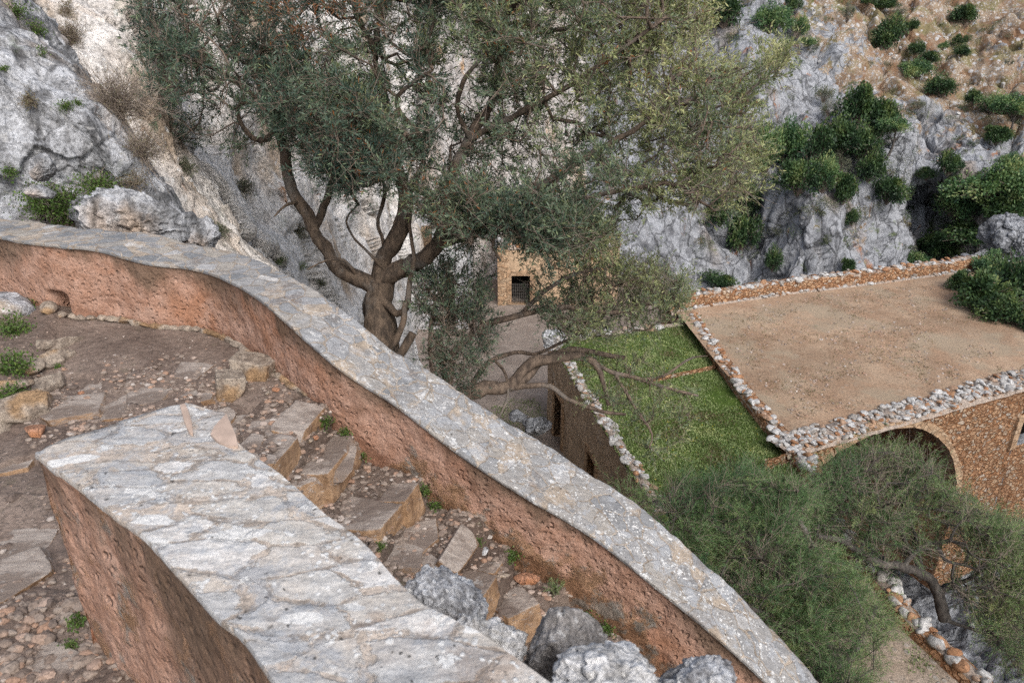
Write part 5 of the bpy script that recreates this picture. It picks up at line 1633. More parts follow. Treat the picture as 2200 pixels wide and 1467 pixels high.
class Tree:
    """limbs are drawn, the rest grows: every tip joins the nearest part of the tree grown so far"""
    def __init__(s, seed):
        s.g = np.random.default_rng(seed); s.seed = seed
        s.P, s.par, s.main = [], [], []
        s.limbs = []; s.slim = 1.0
    def limb(s, pts, start=None):
        """pts (px,py,depth,radius); joined to node index start"""
        W = np.array([[*at(*p[:3]), p[3] * s.slim] for p in pts])
        R = resample(W, .12)
        s.limbs.append(R)
        prev = start
        for k, r in enumerate(R):
            s.P.append(r[:3]); s.par.append(-1 if prev is None else prev); s.main.append(r[3])
            prev = len(s.P) - 1
        return prev
    def nearest(s, p):
        return int(np.argmin(((np.array(s.P) - p) ** 2).sum(1)))
    def grow(s, tips, step=.22, wander=.10, droop=0.0):
        cap = len(s.P) + len(tips) * 14
        A = np.zeros((cap, 3)); n = len(s.P); A[:n] = s.P
        d0 = np.array([((A[:n] - t) ** 2).sum(1).min() for t in tips])
        plen = np.zeros(cap)
        par = list(s.par); tipn = []
        for i in np.argsort(d0):
            t = tips[i]
            d = np.sqrt(((A[:n] - t) ** 2).sum(1)) + .22 * plen[:n]
            j = int(np.argmin(d))
            L = np.linalg.norm(t - A[j]); k = max(1, int(L / step))
            k = min(k, 12)
            off = s.g.normal(size=3) * wander * L
            base = A[j].copy()
            prev = j
            for m in range(1, k + 1):
                f = m / k
                p = base + (t - base) * f + off * math.sin(PI * f) + s.g.normal(size=3) * .018
                p[2] += droop * L * math.sin(PI * f)
                if n >= cap: break
                A[n] = p; par.append(prev); plen[n] = plen[prev] + L / k; prev = n; n += 1
            tipn.append(prev)
        s.A = A[:n]; s.parr = np.array(par); s.tipn = np.array(tipn)
        cntt = np.zeros(n); cntt[s.tipn] = 1
        for i in range(n - 1, -1, -1):
            if s.parr[i] >= 0: cntt[s.parr[i]] += cntt[i]
        s.cnt = np.maximum(cntt, .6)
        s.nmain = len(s.P)
    def wood(s, r0=.0045, ex=.46, rmax=.07, k=4, tint=.4):
        a = Acc()
        i = np.arange(s.nmain, len(s.A)); p = s.parr[i]
        r = np.minimum(r0 * s.cnt ** ex, rmax)
        segs(a, s.A[p], s.A[i], np.minimum(r[p], r[i] * 1.25), r[i], k, 1)
        return a
    def trunk(s, k=14, rough=.22, wood=None):
        a = wood or Acc()
        for n_, R in enumerate(s.limbs):
            tube(a, R[:, :3], R[:, 3], k, rough=rough, seed=s.seed + n_)
        return a
    def foliage(s, per, leafn, slen, leaf, tintf, bend=.25, up=.35, spread=.75, wtwig=.0022, dead=None, fold=.3, gate=(.5, -.05), bare=2):
        """sprigs of leaves round every tip"""
        g = s.g
        T = s.A[s.tipn]; Q = s.A[s.parr[s.tipn]]
        D = unit(T - Q)
        leafy = fbm(T / gate[0], 3, s.seed + 7) + g.normal(size=len(T)) * .06 > gate[1]
        keep = np.concatenate([np.repeat(np.nonzero(leafy)[0], per), np.repeat(np.nonzero(~leafy)[0], bare)])
        nleafy = int(leafy.sum()) * per
        B = T[keep] + (Q - T)[keep] * g.uniform(0, 1.4, (len(keep), 1)) + g.normal(size=(len(keep), 3)) * .03
        dd = unit(D[keep] * .8 + g.normal(size=(len(keep), 3)) * spread * .75 + [0, 0, up])
        L = slen * g.uniform(.55, 1.25, len(keep))
        bn = g.normal(size=(len(keep), 3)) * bend; bn[:, 2] -= bend * .6
        a, tw = Acc(), Acc()
        mid = B + dd * L[:, None] * .5 + bn * L[:, None] * .08
        end = B + dd * L[:, None] + bn * L[:, None] * .3
        segs(tw, B, mid, wtwig, wtwig * .8, 3, tint=.4); segs(tw, mid, end, wtwig * .8, wtwig * .3, 3, tint=.4)
        S = np.concatenate([np.repeat(np.arange(nleafy), leafn), np.repeat(np.arange(nleafy, len(keep)), max(1, leafn // 8))])
        t = g.uniform(.08, 1.0, len(S))
        pos = B[S] + dd[S] * (L[S] * t)[:, None] + bn[S] * (L[S] * .3 * t * t)[:, None]
        ax = unit(dd[S] + bn[S] * (.5 * t)[:, None])
        r = g.normal(size=(len(S), 3)); r = unit(r - ax * (r * ax).sum(1, keepdims=True))
        ld = unit(ax * g.uniform(.45, 1.0, (len(S), 1)) + r * .75 + [0, 0, .12])
        tt = tintf(B)[S] + g.normal(size=len(S)) * .10 + (t - .5) * .14
        tt = np.clip(tt, .09, 1)
        if dead is not None:
            tt = np.where(dead(B)[S] > g.random(len(S)), .03, tt)
        leaves(a, pos, ld, leaf[0] * g.uniform(.6, 1.2, len(S)), leaf[1] * g.uniform(.7, 1.2, len(S)), tt, int(g.integers(1e6)), fold=fold)
        return a, tw

def inpoly(P, poly):
    x, y = P[:, 0], P[:, 1]
    r = np.zeros(len(P), bool)
    n = len(poly)
    for i in range(n):
        x0, y0 = poly[i]; x1, y1 = poly[(i + 1) % n]
        c = (y0 > y) != (y1 > y)
        r ^= c & (x < (x1 - x0) * (y - y0) / ((y1 - y0) if y1 != y0 else 1e-9) + x0)
    return r

def cloud(g, n, poly, d0, d1, holes=(), clump=1.0, ks=1.1, seed=0, thr=-.12, dtilt=None):
    """tips spread through a crown: outline as seen, a real thickness in depth, clumped"""
    xs, ys = [p[0] for p in poly], [p[1] for p in poly]
    out = []
    tot = 0
    while tot < n:
        m = n * 4
        q = np.stack([g.uniform(min(xs), max(xs), m), g.uniform(min(ys), max(ys), m)], 1)
        q = q[inpoly(q, poly)]
        d = d0 + (d1 - d0) * g.beta(1.6, 1.6, len(q))
        if dtilt is not None: d = d + dtilt(q[:, 0], q[:, 1])
        pr = np.ones(len(q))
        for hx_, hy_, rx, ry, k in holes:
            pr *= 1 - k * np.exp(-((q[:, 0] - hx_) / rx) ** 2 - ((q[:, 1] - hy_) / ry) ** 2)
        P = np.array([at(x, y, dd) for x, y, dd in zip(q[:, 0], q[:, 1], d)]).reshape(-1, 3)
        cn = fbm(P / ks, 3, seed)
        pr *= (1 - clump) + clump * sstep(thr, thr + .16, cn)
        P = P[g.random(len(P)) < pr]
        out.append(P); tot += len(P)
    return np.concatenate(out)[:n]

# ---- the great olive
T = Tree(31)
n0 = T.limb([(826, 830, 13.4, .36), (819, 745, 13.5, .31), (815, 690, 13.55, .275), (812, 640, 13.5, .27), (815, 600, 13.4, .27)])
T.slim = .84
def L_(pts): return T.limb(pts, T.nearest(at(*pts[0][:3])))
L_([(812, 618, 13.45, .19), (770, 597, 13.3, .17), (735, 575, 13.2, .16), (700, 535, 13.1, .145), (668, 490, 13.0, .135), (645, 435, 12.9, .125), (622, 370, 12.9, .11), (612, 310, 12.8, .10), (590, 250, 12.7, .085), (560, 190, 12.6, .06), (540, 130, 12.4, .04)])
L_([(672, 500, 13.0, .09), (690, 460, 13.1, .085), (702, 425, 13.2, .08), (722, 380, 13.3, .07), (730, 320, 13.4, .055), (700, 240, 13.4, .04)])
L_([(815, 605, 13.4, .20), (830, 560, 13.3, .19), (850, 520, 13.2, .18), (865, 480, 13.1, .165), (870, 430, 13.0, .15), (858, 385, 12.9, .135), (845, 330, 12.8, .115), (830, 250, 12.6, .09), (815, 170, 12.4, .07), (790, 80, 12.2, .05)])
L_([(822, 600, 13.4, .20), (845, 588, 13.3, .19), (880, 570, 13.2, .18), (915, 548, 13.1, .175), (940, 518, 13.0, .165), (962, 480, 12.9, .15), (968, 440, 12.8, .13), (975, 380, 12.7, .115), (1010, 300, 12.5, .10), (1050, 220, 12.3, .085), (1075, 120, 12.1, .07), (1090, 30, 12.0, .05)])
L_([(945, 520, 13.0, .13), (985, 512, 12.8, .12), (1025, 497, 12.6, .11), (1065, 475, 12.4, .10), (1120, 430, 12.2, .085), (1190, 380, 11.9, .07), (1270, 330, 11.7, .06), (1360, 280, 11.5, .05), (1450, 220, 11.3, .035)])
L_([(1065, 475, 12.4, .07), (1130, 470, 12.3, .065), (1200, 450, 12.2, .055), (1290, 420, 12.0, .045), (1400, 400, 11.8, .035)])
L_([(600, 265, 12.7, .06), (572, 300, 12.4, .055), (545, 298, 12.2, .05), (520, 270, 12.0, .045), (510, 235, 11.9, .03)])
L_([(1010, 300, 12.5, .07), (1100, 250, 12.1, .06), (1200, 200, 11.7, .05), (1300, 130, 11.3, .04), (1400, 60, 11.0, .03)])
L_([(590, 250, 12.7, .06), (500, 170, 12.4, .05), (420, 130, 12.2, .04), (360, 90, 12.0, .03)])
L_([(858, 385, 12.9, .06), (862, 440, 12.6, .03), (846, 480, 12.4, .02)])
L_([(820, 640, 13.4, .09), (850, 672, 13.2, .075), (872, 660, 13.1, .07), (880, 620, 13.0, .06), (890, 560, 12.9, .045), (880, 480, 12.8, .03)])
L_([(826, 760, 13.3, .07), (850, 735, 13.1, .065), (866, 690, 13.0, .06), (872, 650, 13.0, .05)])
L_([(830, 790, 13.3, .09), (866, 752, 13.0, .085), (890, 715, 12.9, .08)])
L_([(826, 565, 13.3, .05), (822, 520, 13.3, .045), (812, 480, 13.4, .04), (826, 420, 13.4, .035), (820, 370, 13.3, .03)])
L_([(836, 590, 13.3, .04), (790, 540, 13.0, .03), (760, 510, 12.9, .025), (745, 470, 12.9, .02), (770, 440, 12.8, .015)])
L_([(770, 597, 13.3, .04), (740, 560, 12.9, .03), (700, 560, 12.6, .022), (660, 580, 12.4, .012)])
L_([(645, 435, 12.9, .04), (615, 440, 12.6, .028), (590, 465, 12.4, .016)])
L_([(1010, 300, 12.5, .05), (985, 240, 12.1, .045), (1000, 170, 11.7, .04), (1060, 100, 11.4, .03)])
L_([(870, 430, 13.0, .06), (905, 360, 12.6, .055), (900, 290, 12.3, .045), (850, 215, 12.0, .04), (930, 150, 11.7, .03)])
L_([(1120, 430, 12.2, .05), (1090, 470, 11.9, .045), (1060, 520, 11.8, .03), (1075, 560, 11.7, .02)])
poly = [(285, 70), (310, -120), (900, -160), (1480, -120), (1535, 60), (1500, 120), (1580, 150), (1700, 95), (1705, 140), (1610, 240), (1640, 330), (1590, 390), (1630, 430), (1500, 470), (1440, 440), (1330, 490), (1280, 570), (1180, 560), (1080, 490), (1000, 450), (900, 430), (830, 405), (790, 390), (740, 420), (650, 330), (570, 250), (520, 350), (430, 330), (330, 250)]
holes = [(862, 150, 34, 80, 1), (868, 230, 26, 70, .95), (1240, 235, 70, 30, .85), (1000, 160, 50, 40, .6), (560, 330, 60, 90, .9), (700, 40, 60, 40, .5), (430, 260, 90, 90, .75), (1450, 440, 70, 60, .5), (920, 330, 30, 30, .5), (740, 110, 40, 40, .5), (1350, 160, 60, 30, .4), (840, 420, 40, 40, .7), (1280, 310, 60, 24, .7), (660, 420, 60, 60, .9)]
tips = cloud(T.g, 2800, poly, 10.3, 15.0, holes, .85, .85, 32, -.10)
tips2 = cloud(T.g, 420, [(560, 240), (640, 130), (800, 200), (860, 330), (830, 400), (740, 410), (640, 330)], 10.8, 13.2, [], .5, .8, 33)
tips3 = cloud(T.g, 240, [(1000, 430), (1130, 420), (1290, 470), (1300, 540), (1180, 540), (1080, 500)], 11.0, 13.6, [], .5, .8, 34)
tips4 = cloud(T.g, 150, [(880, 370), (1000, 400), (1080, 480), (1010, 535), (900, 470)], 11.2, 13.0, [], .5, .8, 35)
T.grow(np.concatenate([tips, tips2, tips3, tips4]), .22, .16)
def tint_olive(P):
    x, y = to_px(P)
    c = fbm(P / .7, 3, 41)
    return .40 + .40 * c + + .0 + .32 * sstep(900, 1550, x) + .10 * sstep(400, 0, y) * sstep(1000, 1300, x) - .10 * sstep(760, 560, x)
def dead_olive(P):
    x, y = to_px(P)
    c = fbm(P / .8, 3, 43)
    return np.clip(.9 * sstep(.10, .35, c) * (.07 + .9 * np.exp(-((x - 640) / 130) ** 2 - ((y - 10) / 60) ** 2) + .5 * np.exp(-((x - 1300) / 70) ** 2 - ((y - 120) / 40) ** 2)), 0, 1)
root = thing('olive_tree', T.limbs[0][0, :3], 'huge old olive tree with forked trunk rising behind the parapet', 'tree')
part('trunk', T.trunk(20, .38, T.wood(.0062)), [BARK, BARK_BARE], root)
fo, tw = T.foliage(6, 19, .46, (.092, .0098), tint_olive, dead=dead_olive, wtwig=.0035, gate=(.55, -.09), bare=4)
crown = part('crown', fo, [OLIVE_LEAF], root, smooth=False)
tw_o = part('twigs', tw, [TWIG], root, smooth=False)
print('olive tips', len(T.tipn))

# ---- the low olive with bare sprawling limbs
T = Tree(51)
T.limb([(930, 935, 13.6, .22), (955, 890, 13.7, .19), (990, 850, 13.8, .16), (1030, 838, 13.8, .14), (1080, 832, 13.8, .125), (1112, 815, 13.8, .115), (1135, 785, 13.8, .105), (1165, 772, 13.8, .10), (1215, 764, 13.9, .09), (1262, 770, 14.0, .075), (1285, 790, 14.0, .06), (1298, 830, 14.0, .045), (1305, 870, 14.0, .03)])
L_ = lambda pts: T.limb(pts, T.nearest(at(*pts[0][:3])))
L_([(1085, 832, 13.8, .08), (1130, 812, 13.9, .085), (1152, 780, 14.0, .085), (1180, 768, 14.1, .075), (1230, 752, 14.3, .065), (1290, 760, 14.5, .055), (1340, 770, 14.6, .045)])
L_([(1085, 834, 13.8, .06), (1140, 828, 13.7, .052), (1185, 832, 13.7, .047), (1215, 858, 13.7, .045), (1243, 868, 13.7, .042), (1300, 885, 13.8, .032), (1345, 890, 13.8, .02)])
L_([(1005, 845, 13.8, .05), (1030, 800, 14.0, .05), (1060, 772, 14.2, .047), (1110, 755, 14.3, .042), (1150, 760, 14.4, .037), (1200, 742, 14.5, .03), (1250, 715, 14.6, .022)])
L_([(1060, 772, 14.2, .03), (1085, 800, 13.9, .027), (1092, 850, 13.7, .024), (1072, 895, 13.6, .016)])
L_([(1262, 770, 14.0, .05), (1320, 800, 14.0, .045), (1380, 815, 14.0, .04), (1440, 835, 14.0, .03), (1500, 850, 14.0, .018)])
L_([(1380, 815, 14.0, .03), (1430, 805, 13.9, .026), (1480, 770, 13.8, .02), (1520, 765, 13.7, .01)])
L_([(1320, 800, 14.0, .035), (1360, 870, 13.8, .03), (1400, 930, 13.7, .02), (1395, 960, 13.7, .012)])
L_([(940, 905, 13.6, .12), (960, 800, 13.5, .10), (985, 740, 13.5, .08), (1045, 700, 13.5, .065), (1120, 674, 13.5, .055), (1190, 662, 13.5, .05), (1260, 665, 13.6, .045), (1330, 672, 13.7, .04), (1420, 645, 13.8, .025)])
L_([(1120, 674, 13.5, .04), (1165, 630, 13.4, .036), (1230, 590, 13.3, .04), (1300, 580, 13.2, .03)])
L_([(955, 890, 13.7, .06), (930, 800, 13.4, .05), (925, 720, 13.3, .04), (935, 640, 13.2, .03)])
tA = cloud(T.g, 330, [(890, 600), (960, 560), (1040, 600), (1060, 700), (1040, 800), (1000, 870), (930, 800), (900, 700)], 12.6, 14.2, [], .55, .7, 52, -.2)
tB = cloud(T.g, 390, [(1120, 600), (1220, 545), (1330, 540), (1430, 570), (1490, 610), (1460, 680), (1380, 720), (1260, 740), (1160, 690)], 12.6, 15.0, [(1110, 625, 75, 50, 1), (1200, 610, 60, 40, .8)], .75, .7, 53, -.08)
tC = cloud(T.g, 80, [(1230, 760), (1380, 770), (1480, 820), (1500, 930), (1430, 1000), (1360, 960), (1270, 860)], 13.0, 15.0, [], .7, .7, 54, -.05)
T.grow(np.concatenate([tA, tB, tC]), .22, .18)
root = thing('olive_tree', T.limbs[0][0, :3], 'low sprawling olive with long bare limbs reaching out over the grass roof', 'tree')
part('trunk', T.trunk(12, .18, T.wood(.005)), [BARK_BARE, BARK_BARE], root)
def tint_low(P):
    x, y = to_px(P)
    return .34 + .22 * fbm(P / .7, 3, 61) + .30 * sstep(1050, 1350, x)
fo, tw = T.foliage(5, 18, .42, (.085, .0095), tint_low, wtwig=.0035, gate=(.5, .02), bare=4)
part('crown', fo, [OLIVE_LEAF], root, smooth=False)
part('twigs', tw, [TWIG], root, smooth=False)

# ---- two feathery trees below the parapet
T = Tree(71)
T.limb([(1800, 1480, 15.2, .24), (1780, 1400, 15.0, .20), (1740, 1320, 14.8, .17), (1690, 1240, 14.6, .14), (1620, 1170, 14.5, .11), (1540, 1120, 14.4, .08), (1460, 1080, 14.3, .05)])
L_ = lambda pts: T.limb(pts, T.nearest(at(*pts[0][:3])))
L_([(1740, 1320, 14.8, .10), (1760, 1240, 14.8, .08), (1730, 1150, 14.9, .06), (1690, 1080, 15, .04)])
L_([(1780, 1400, 15.0, .10), (1700, 1360, 14.4, .07), (1640, 1320, 14, .05), (1560, 1270, 13.6, .035)])
L_([(1790, 1440, 15.1, .10), (1850, 1370, 14.9, .07), (1880, 1300, 14.8, .05)])
L_([(1780, 1420, 15.0, .08), (1740, 1440, 14.4, .06), (1700, 1440, 14.0, .04)])
poly = [(1310, 1045), (1400, 1075), (1450, 1040), (1600, 1020), (1715, 1030), (1745, 1080), (1700, 1130), (1790, 1195), (1840, 1270), (1920, 1340), (1900, 1400), (1860, 1560), (1760, 1580), (1640, 1400), (1480, 1200)]
tp = cloud(T.g, 1500, poly, 12.8, 16.4, [(1820, 1180, 50, 36, .97), (1960, 1420, 90, 80, .98), (1560, 1280, 90, 40, .6), (1840, 1440, 60, 50, .8)], .72, .9, 72, -.12)
T.grow(tp, .22, .14)
root = thing('feathery_tree', T.limbs[0][0, :3], 'dense feathery dark green tree crowding the back of the parapet', 'tree')
part('trunk', T.trunk(12, .15, T.wood(.006)), [BARK_GREY, BARK_GREY], root)
def tint_f(P):
    x, y = to_px(P)
    return .42 + .50 * fbm(P / .8, 3, 73) + .16 * sstep(1100, 1350, y) - .05 * sstep(1500, 1350, x)
fo, tw = T.foliage(6, 34, .55, (.10, .0044), tint_f, up=.6, spread=.55, bend=.5, wtwig=.0032, gate=(.6, -.03), bare=4)
part('crown', fo, [FINE_LEAF], root, smooth=False)
part('twigs', tw, [TWIG], root, smooth=False)

T = Tree(91); T.slim = .62
T.limb([(2030, 1330, 18.6, .26), (2010, 1270, 18.5, .22), (1985, 1235, 18.3, .19), (1940, 1218, 18.0, .17), (1890, 1208, 17.8, .15), (1845, 1180, 17.6, .13), (1800, 1160, 17.4, .11), (1755, 1150, 17.3, .08)])
L_ = lambda pts: T.limb(pts, T.nearest(at(*pts[0][:3])))
L_([(1940, 1218, 18.0, .10), (1965, 1185, 18.0, .09), (1995, 1165, 18.0, .085), (2020, 1180, 18.0, .075), (2035, 1205, 18.0, .06), (2090, 1220, 18.0, .045), (2160, 1260, 18, .03)])
L_([(1985, 1235, 18.3, .10), (1940, 1150, 18.4, .085), (1945, 1095, 18.5, .075), (1990, 1092, 18.5, .06), (2060, 1100, 18.6, .045)])
L_([(1850, 1180, 17.6, .07), (1870, 1120, 17.8, .055), (1830, 1075, 18, .04), (1800, 1030, 18, .03)])
L_([(1840, 1180, 17.6, .05), (1838, 1230, 17.2, .045), (1832, 1275, 17.0, .03), (1845, 1300, 16.9, .02)])
L_([(1985, 1235, 18.3, .08), (1960, 1130, 19, .06), (1920, 1050, 19.4, .04), (1900, 1010, 19.6, .025)])
L_([(2010, 1270, 18.5, .10), (2090, 1240, 18.8, .08), (2160, 1180, 19, .06), (2220, 1130, 19, .04)])
poly = [(1745, 1035), (1790, 1000), (1880, 958), (1985, 976), (2070, 1070), (2180, 1130), (2280, 1140), (2280, 1300), (2200, 1330), (2140, 1270), (2050, 1210), (1960, 1190), (1900, 1235), (1830, 1180), (1750, 1150)]
tp = cloud(T.g, 1150, poly, 16.4, 20.4, [(1985, 1135, 50, 50, .97), (1840, 1170, 60, 36, .95), (1910, 1205, 50, 26, .95), (2030, 1190, 40, 30, .9), (2070, 1250, 60, 40, .8)], .7, 1.0, 92, -.12)
tq = cloud(T.g, 240, [(2030, 1230), (2120, 1260), (2260, 1300), (2260, 1480), (2180, 1440), (2080, 1330)], 17.0, 19.4, [], .6, .9, 94, -.05)
T.grow(np.concatenate([tp, tq]), .25, .16, .05)
root = thing('feathery_tree', T.limbs[0][0, :3], 'grey green feathery tree with arching dark branches before the bridge arch', 'tree')
part('trunk', T.trunk(12, .15, T.wood(.008)), [BARK_GREY, BARK_GREY], root)
def tint_g(P):
    x, y = to_px(P)
    return .50 + .40 * fbm(P / .8, 3, 95) + .10 * sstep(1900, 2150, x)
fo, tw = T.foliage(6, 30, .60, (.10, .0052), tint_g, up=.45, spread=.7, bend=.5, wtwig=.004, gate=(.7, .03), bare=5)
part('crown', fo, [FINE_LEAF], root, smooth=False)
part('twigs', tw, [TWIG], root, smooth=False)

# ---- bushes
BV_HILL = bvh_of([HILLO]); BV_CL = bvh_of(CL); BV_DECK = bvh_of([deck] + LOW)
def bush_mesh(name, seed, n, leaf, mat, blobs=8, squash=.8, dark=.0):
    g = np.random.default_rng(seed)
    blobs *= 2
    c = g.normal(size=(blobs, 3)); c = unit(c) * g.uniform(.2, .85, (blobs, 1)); c[:, 2] = np.abs(c[:, 2]) * .75
    r = g.uniform(.14, .42, blobs)
    k = g.integers(0, blobs, n)
    d = unit(g.normal(size=(n, 3)))
    P = c[k] + d * (r[k] * g.uniform(.2, 1.25, n) ** .5)[:, None] * (1 + .45 * fbm(d * 3 + k[:, None], 3, seed))[:, None]
    P[:, 2] *= squash
    P = P[P[:, 2] > -.35]
    m = len(P)
    D = unit(unit(P) * .7 + g.normal(size=(m, 3)) * .6)
    a = Acc()
    t = .42 + .7 * fbm(P * 2.0, 3, seed + 1) + .2 * P[:, 2] + g.normal(size=m) * .12
    leaves(a, P, D, leaf * g.uniform(.6, 1.3, m), leaf * .28 * g.uniform(.7, 1.3, m), np.clip(t, 0, 1), seed + 2)
    # a few stems
    q = P[g.integers(0, m, 40)]
    segs(a, q * .05 + [0, 0, -.4], q * .85, .02, .008, 3, 1, tint=.3)
    q = P[g.integers(0, m, 60)]
    segs(a, q * .7, q * g.uniform(1.0, 1.25, (60, 1)), .01, .004, 3, 1, tint=.6)
    return a.mesh(name, [mat, TWIG], False)
BM = {k: [bush_mesh('bush_' + k, s, n, lf, m, b, sq) for s in ss] for k, ss, n, lf, m, b, sq in [
    ('dark', (501, 502, 503, 504), 4200, .105, BUSH_LEAF, 9, .85), ('fine', (511, 512, 513), 5200, .085, FINE_LEAF, 10, .85), ('pale', (521, 522), 1700, .075, BUSH_PALE, 7, .9)]}
bush_n = [0]
def bush(px, py, w, h, kind, label, bvh, group, lift=.1, dadd=0.0):
    P, _ = hit(bvh, px, py + h * .25)
    if P is None: print('bush misses', px, py); return
    if dadd: P = P * (1 + dadd)
    s = mpx(P)
    bush_n[0] += 1
    o = link('bush', BM[kind][bush_n[0] % len(BM[kind])], loc=P + np.array([0, 0, h * s * .18]))
    g = np.random.default_rng(bush_n[0])
    o.rotation_euler = (0, 0, g.uniform(0, 6.28))
    sx = w * s * .56
    o.scale = (sx, sx * .95, h * s * .85)
    tag(o, label, 'bush', group, 'thing')
HB = 'bushes on the far slope'
for b in [
    (1908, 78, 74, 70, 'dark', 'round dark green bush on red slope, biggest of its upper part'),
    (1957, 56, 38, 28, 'dark', 'small blackish bush touching the biggest round bush'),
    (2072, 34, 70, 48, 'dark', 'round deep green bush highest on red slope beside pale crag'),
    (2062, 88, 34, 28, 'dark', 'small dark bush above a twin on the scree'),
    (2064, 112, 40, 28, 'dark', 'small dark bush beneath its twin on the scree'),
    (1965, 106, 42, 34, 'dark', 'bluish dark bush just below the biggest round bush'),
    (2026, 100, 22, 22, 'fine', 'tiny grey green bush alone on red earth'),
    (1994, 126, 46, 32, 'dark', 'green bush joined to the pale spreading one'),
    (1970, 152, 76, 44, 'fine', 'pale olive coloured spreading bush over pale rocks'),
    (2025, 188, 74, 50, 'dark', 'dark oval bush perched on top of grey crags'),
    (1842, 232, 96, 110, 'dark', 'big leafy green bush at head of the gully'),
    (1885, 262, 96, 100, 'dark', 'dark bush behind the thin trunked tree'),
    (1800, 300, 100, 84, 'dark', 'dark green bush hanging over cliff lip'),
    (1850, 312, 90, 84, 'dark', 'dark bush filling the top of the gully'),
    (1692, 316, 100, 110, 'fine', 'rounded olive green bush on cliff lip'),
    (1742, 322, 96, 104, 'dark', 'blackish green bush on cliff lip beside olive green one'),
    (1642, 330, 84, 120, 'fine', 'tall pale green bush on cliff lip nearest the olive crown'),
    (1590, 296, 90, 44, 'dark', 'flat dark bush half hidden by olive twigs'),
    (1712, 385, 100, 90, 'dark', 'dark bush draping down the cliff under olive green one'),
    (1766, 380, 70, 84, 'fine', 'soft green bush beside the white cliff rib'),
    (1800, 352, 50, 50, 'pale', 'greyish shrub in the gully'),
    (1866, 360, 66, 80, 'dark', 'dark bush low in the gully by the tall crag'),
    (1812, 408, 66, 80, 'dark', 'dark bush hanging lowest in the gully'),
    (1905, 412, 84, 70, 'dark', 'thin dark bush on ledge below the tall crag'),
    (2090, 212, 42, 34, 'dark', 'small dark bush before the leaning tree'),
    (2132, 226, 70, 46, 'fine', 'grey green bush beside the leaning tree'),
    (2140, 292, 80, 46, 'dark', 'flat dark green bush on pale rocks below leaning tree'),
    (1990, 375, 44, 34, 'dark', 'compact dark green ball bush under the crags'),
    (2036, 356, 62, 56, 'dark', 'loose dark bush in shade beside compact ball bush'),
    (2168, 350, 60, 40, 'fine', 'grey green bush on rim above the great thicket'),
    (1895, 12, 70, 26, 'dark', 'dark bush cut by the top edge above the red slope'),
    (1862, 2, 40, 24, 'dark', 'dark bush cut by the top edge, smaller neighbour'),
    (1650, 48, 90, 70, 'fine', 'olive green bush on top of white cliff rib'),
    (1556, 24, 100, 90, 'dark', 'dark green bush above the cliff behind olive crown'),
    (1712, 62, 46, 50, 'fine', 'small grey green bush at foot of olive green one'),
    (1702, 12, 40, 40, 'dark', 'small dark bush high on white cliff rib'),
    (1820, 30, 34, 46, 'pale', 'pale dry shrub high on the scree'),
    (1930, 28, 34, 24, 'pale', 'pinkish dry shrub under the top edge bushes'),
    (1768, 205, 44, 40, 'pale', 'pale grey shrub at edge of white cliff'),
    (1782, 240, 44, 46, 'pale', 'silvery shrub above the gully'),
    (1738, 92, 40, 22, 'fine', 'low green cushion on scree near white rib'),
    (2168, 135, 22, 16, 'pale', 'lone dry tuft on stony slope'),
    (1974, 226, 26, 22, 'pale', 'brown tuft in crack of grey crag'),
    (1592, 505, 70, 96, 'dark', 'dark shrub hanging down the shaded cliff'),
    (1548, 455, 70, 80, 'dark', 'dark shrub on shaded cliff behind olive twigs'),
    (1610, 430, 60, 80, 'dark', 'long dark creeper shrub on shaded cliff'),
    (1820, 575, 40, 46, 'dark', 'small dark shrub at cliff foot behind the terrace wall'),
    (1545, 606, 80, 40, 'dark', 'blackish bush right behind the terrace wall'),
    (1830, 470, 36, 40, 'dark', 'small shrub rooted in crack of grey cliff'),
    (1660, 560, 44, 60, 'dark', 'dark shrub in lower cliff crack'),
    (1500, 390, 90, 70, 'dark', 'dark bush seen through the olive twigs'),
    (2110, 400, 150, 90, 'fine', 'great grey green thicket bush in the gorge'),
    (2182, 400, 120, 110, 'fine', 'tall grey green bush behind the thicket'),
    (2050, 440, 110, 80, 'fine', 'dim grey green bush deep in the gorge'),
    (2150, 452, 130, 70, 'dark', 'dark green bush low in the thicket'),
    (2080, 505, 130, 56, 'dark', 'bright green low bush above terrace corner'),
    (2010, 528, 100, 60, 'dark', 'dark bush behind far end of the terrace wall'),
    (1950, 556, 90, 48, 'fine', 'low grey green bush behind terrace wall'),
]:
    bush(*b, BV_HILL, HB, dadd=-.015)
TB = 'bushes on the terrace corner'
for b in [
    (2110, 628, 160, 100, 'dark', 'big dark glossy bush spilling onto the terrace dirt'),
    (2185, 610, 120, 130, 'dark', 'tall green bush behind the glossy terrace bush'),
    (2150, 668, 120, 70, 'dark', 'low dark bush on terrace edge with pale flower heads'),
    (2210, 690, 90, 60, 'dark', 'dark bush on terrace cropped by picture edge'),
    (2060, 606, 70, 56, 'dark', 'small green bush at end of terrace wall'),
    (2130, 570, 90, 60, 'fine', 'yellow green bush on top of the terrace thicket'),
]:
    bush(*b, BV_DECK, TB)
bush(1470, 682, 66, 40, 'dark', 'small dark bush on the corner where three low walls meet', BV_DECK, 'bushes on the old walls')
bush(1368, 1000, 44, 30, 'fine', 'little grey green shrub growing on grass roof edge', BV_DECK, 'bushes on the old walls')
bush(1282, 870, 50, 30, 'fine', 'grey shrub on the roof coping under a bare limb', BV_DECK, 'bushes on the old walls')
bush(1722, 965, 30, 36, 'pale', 'brown dry shrub on bridge wall beside the arch', BV_DECK, 'bushes on the old walls')
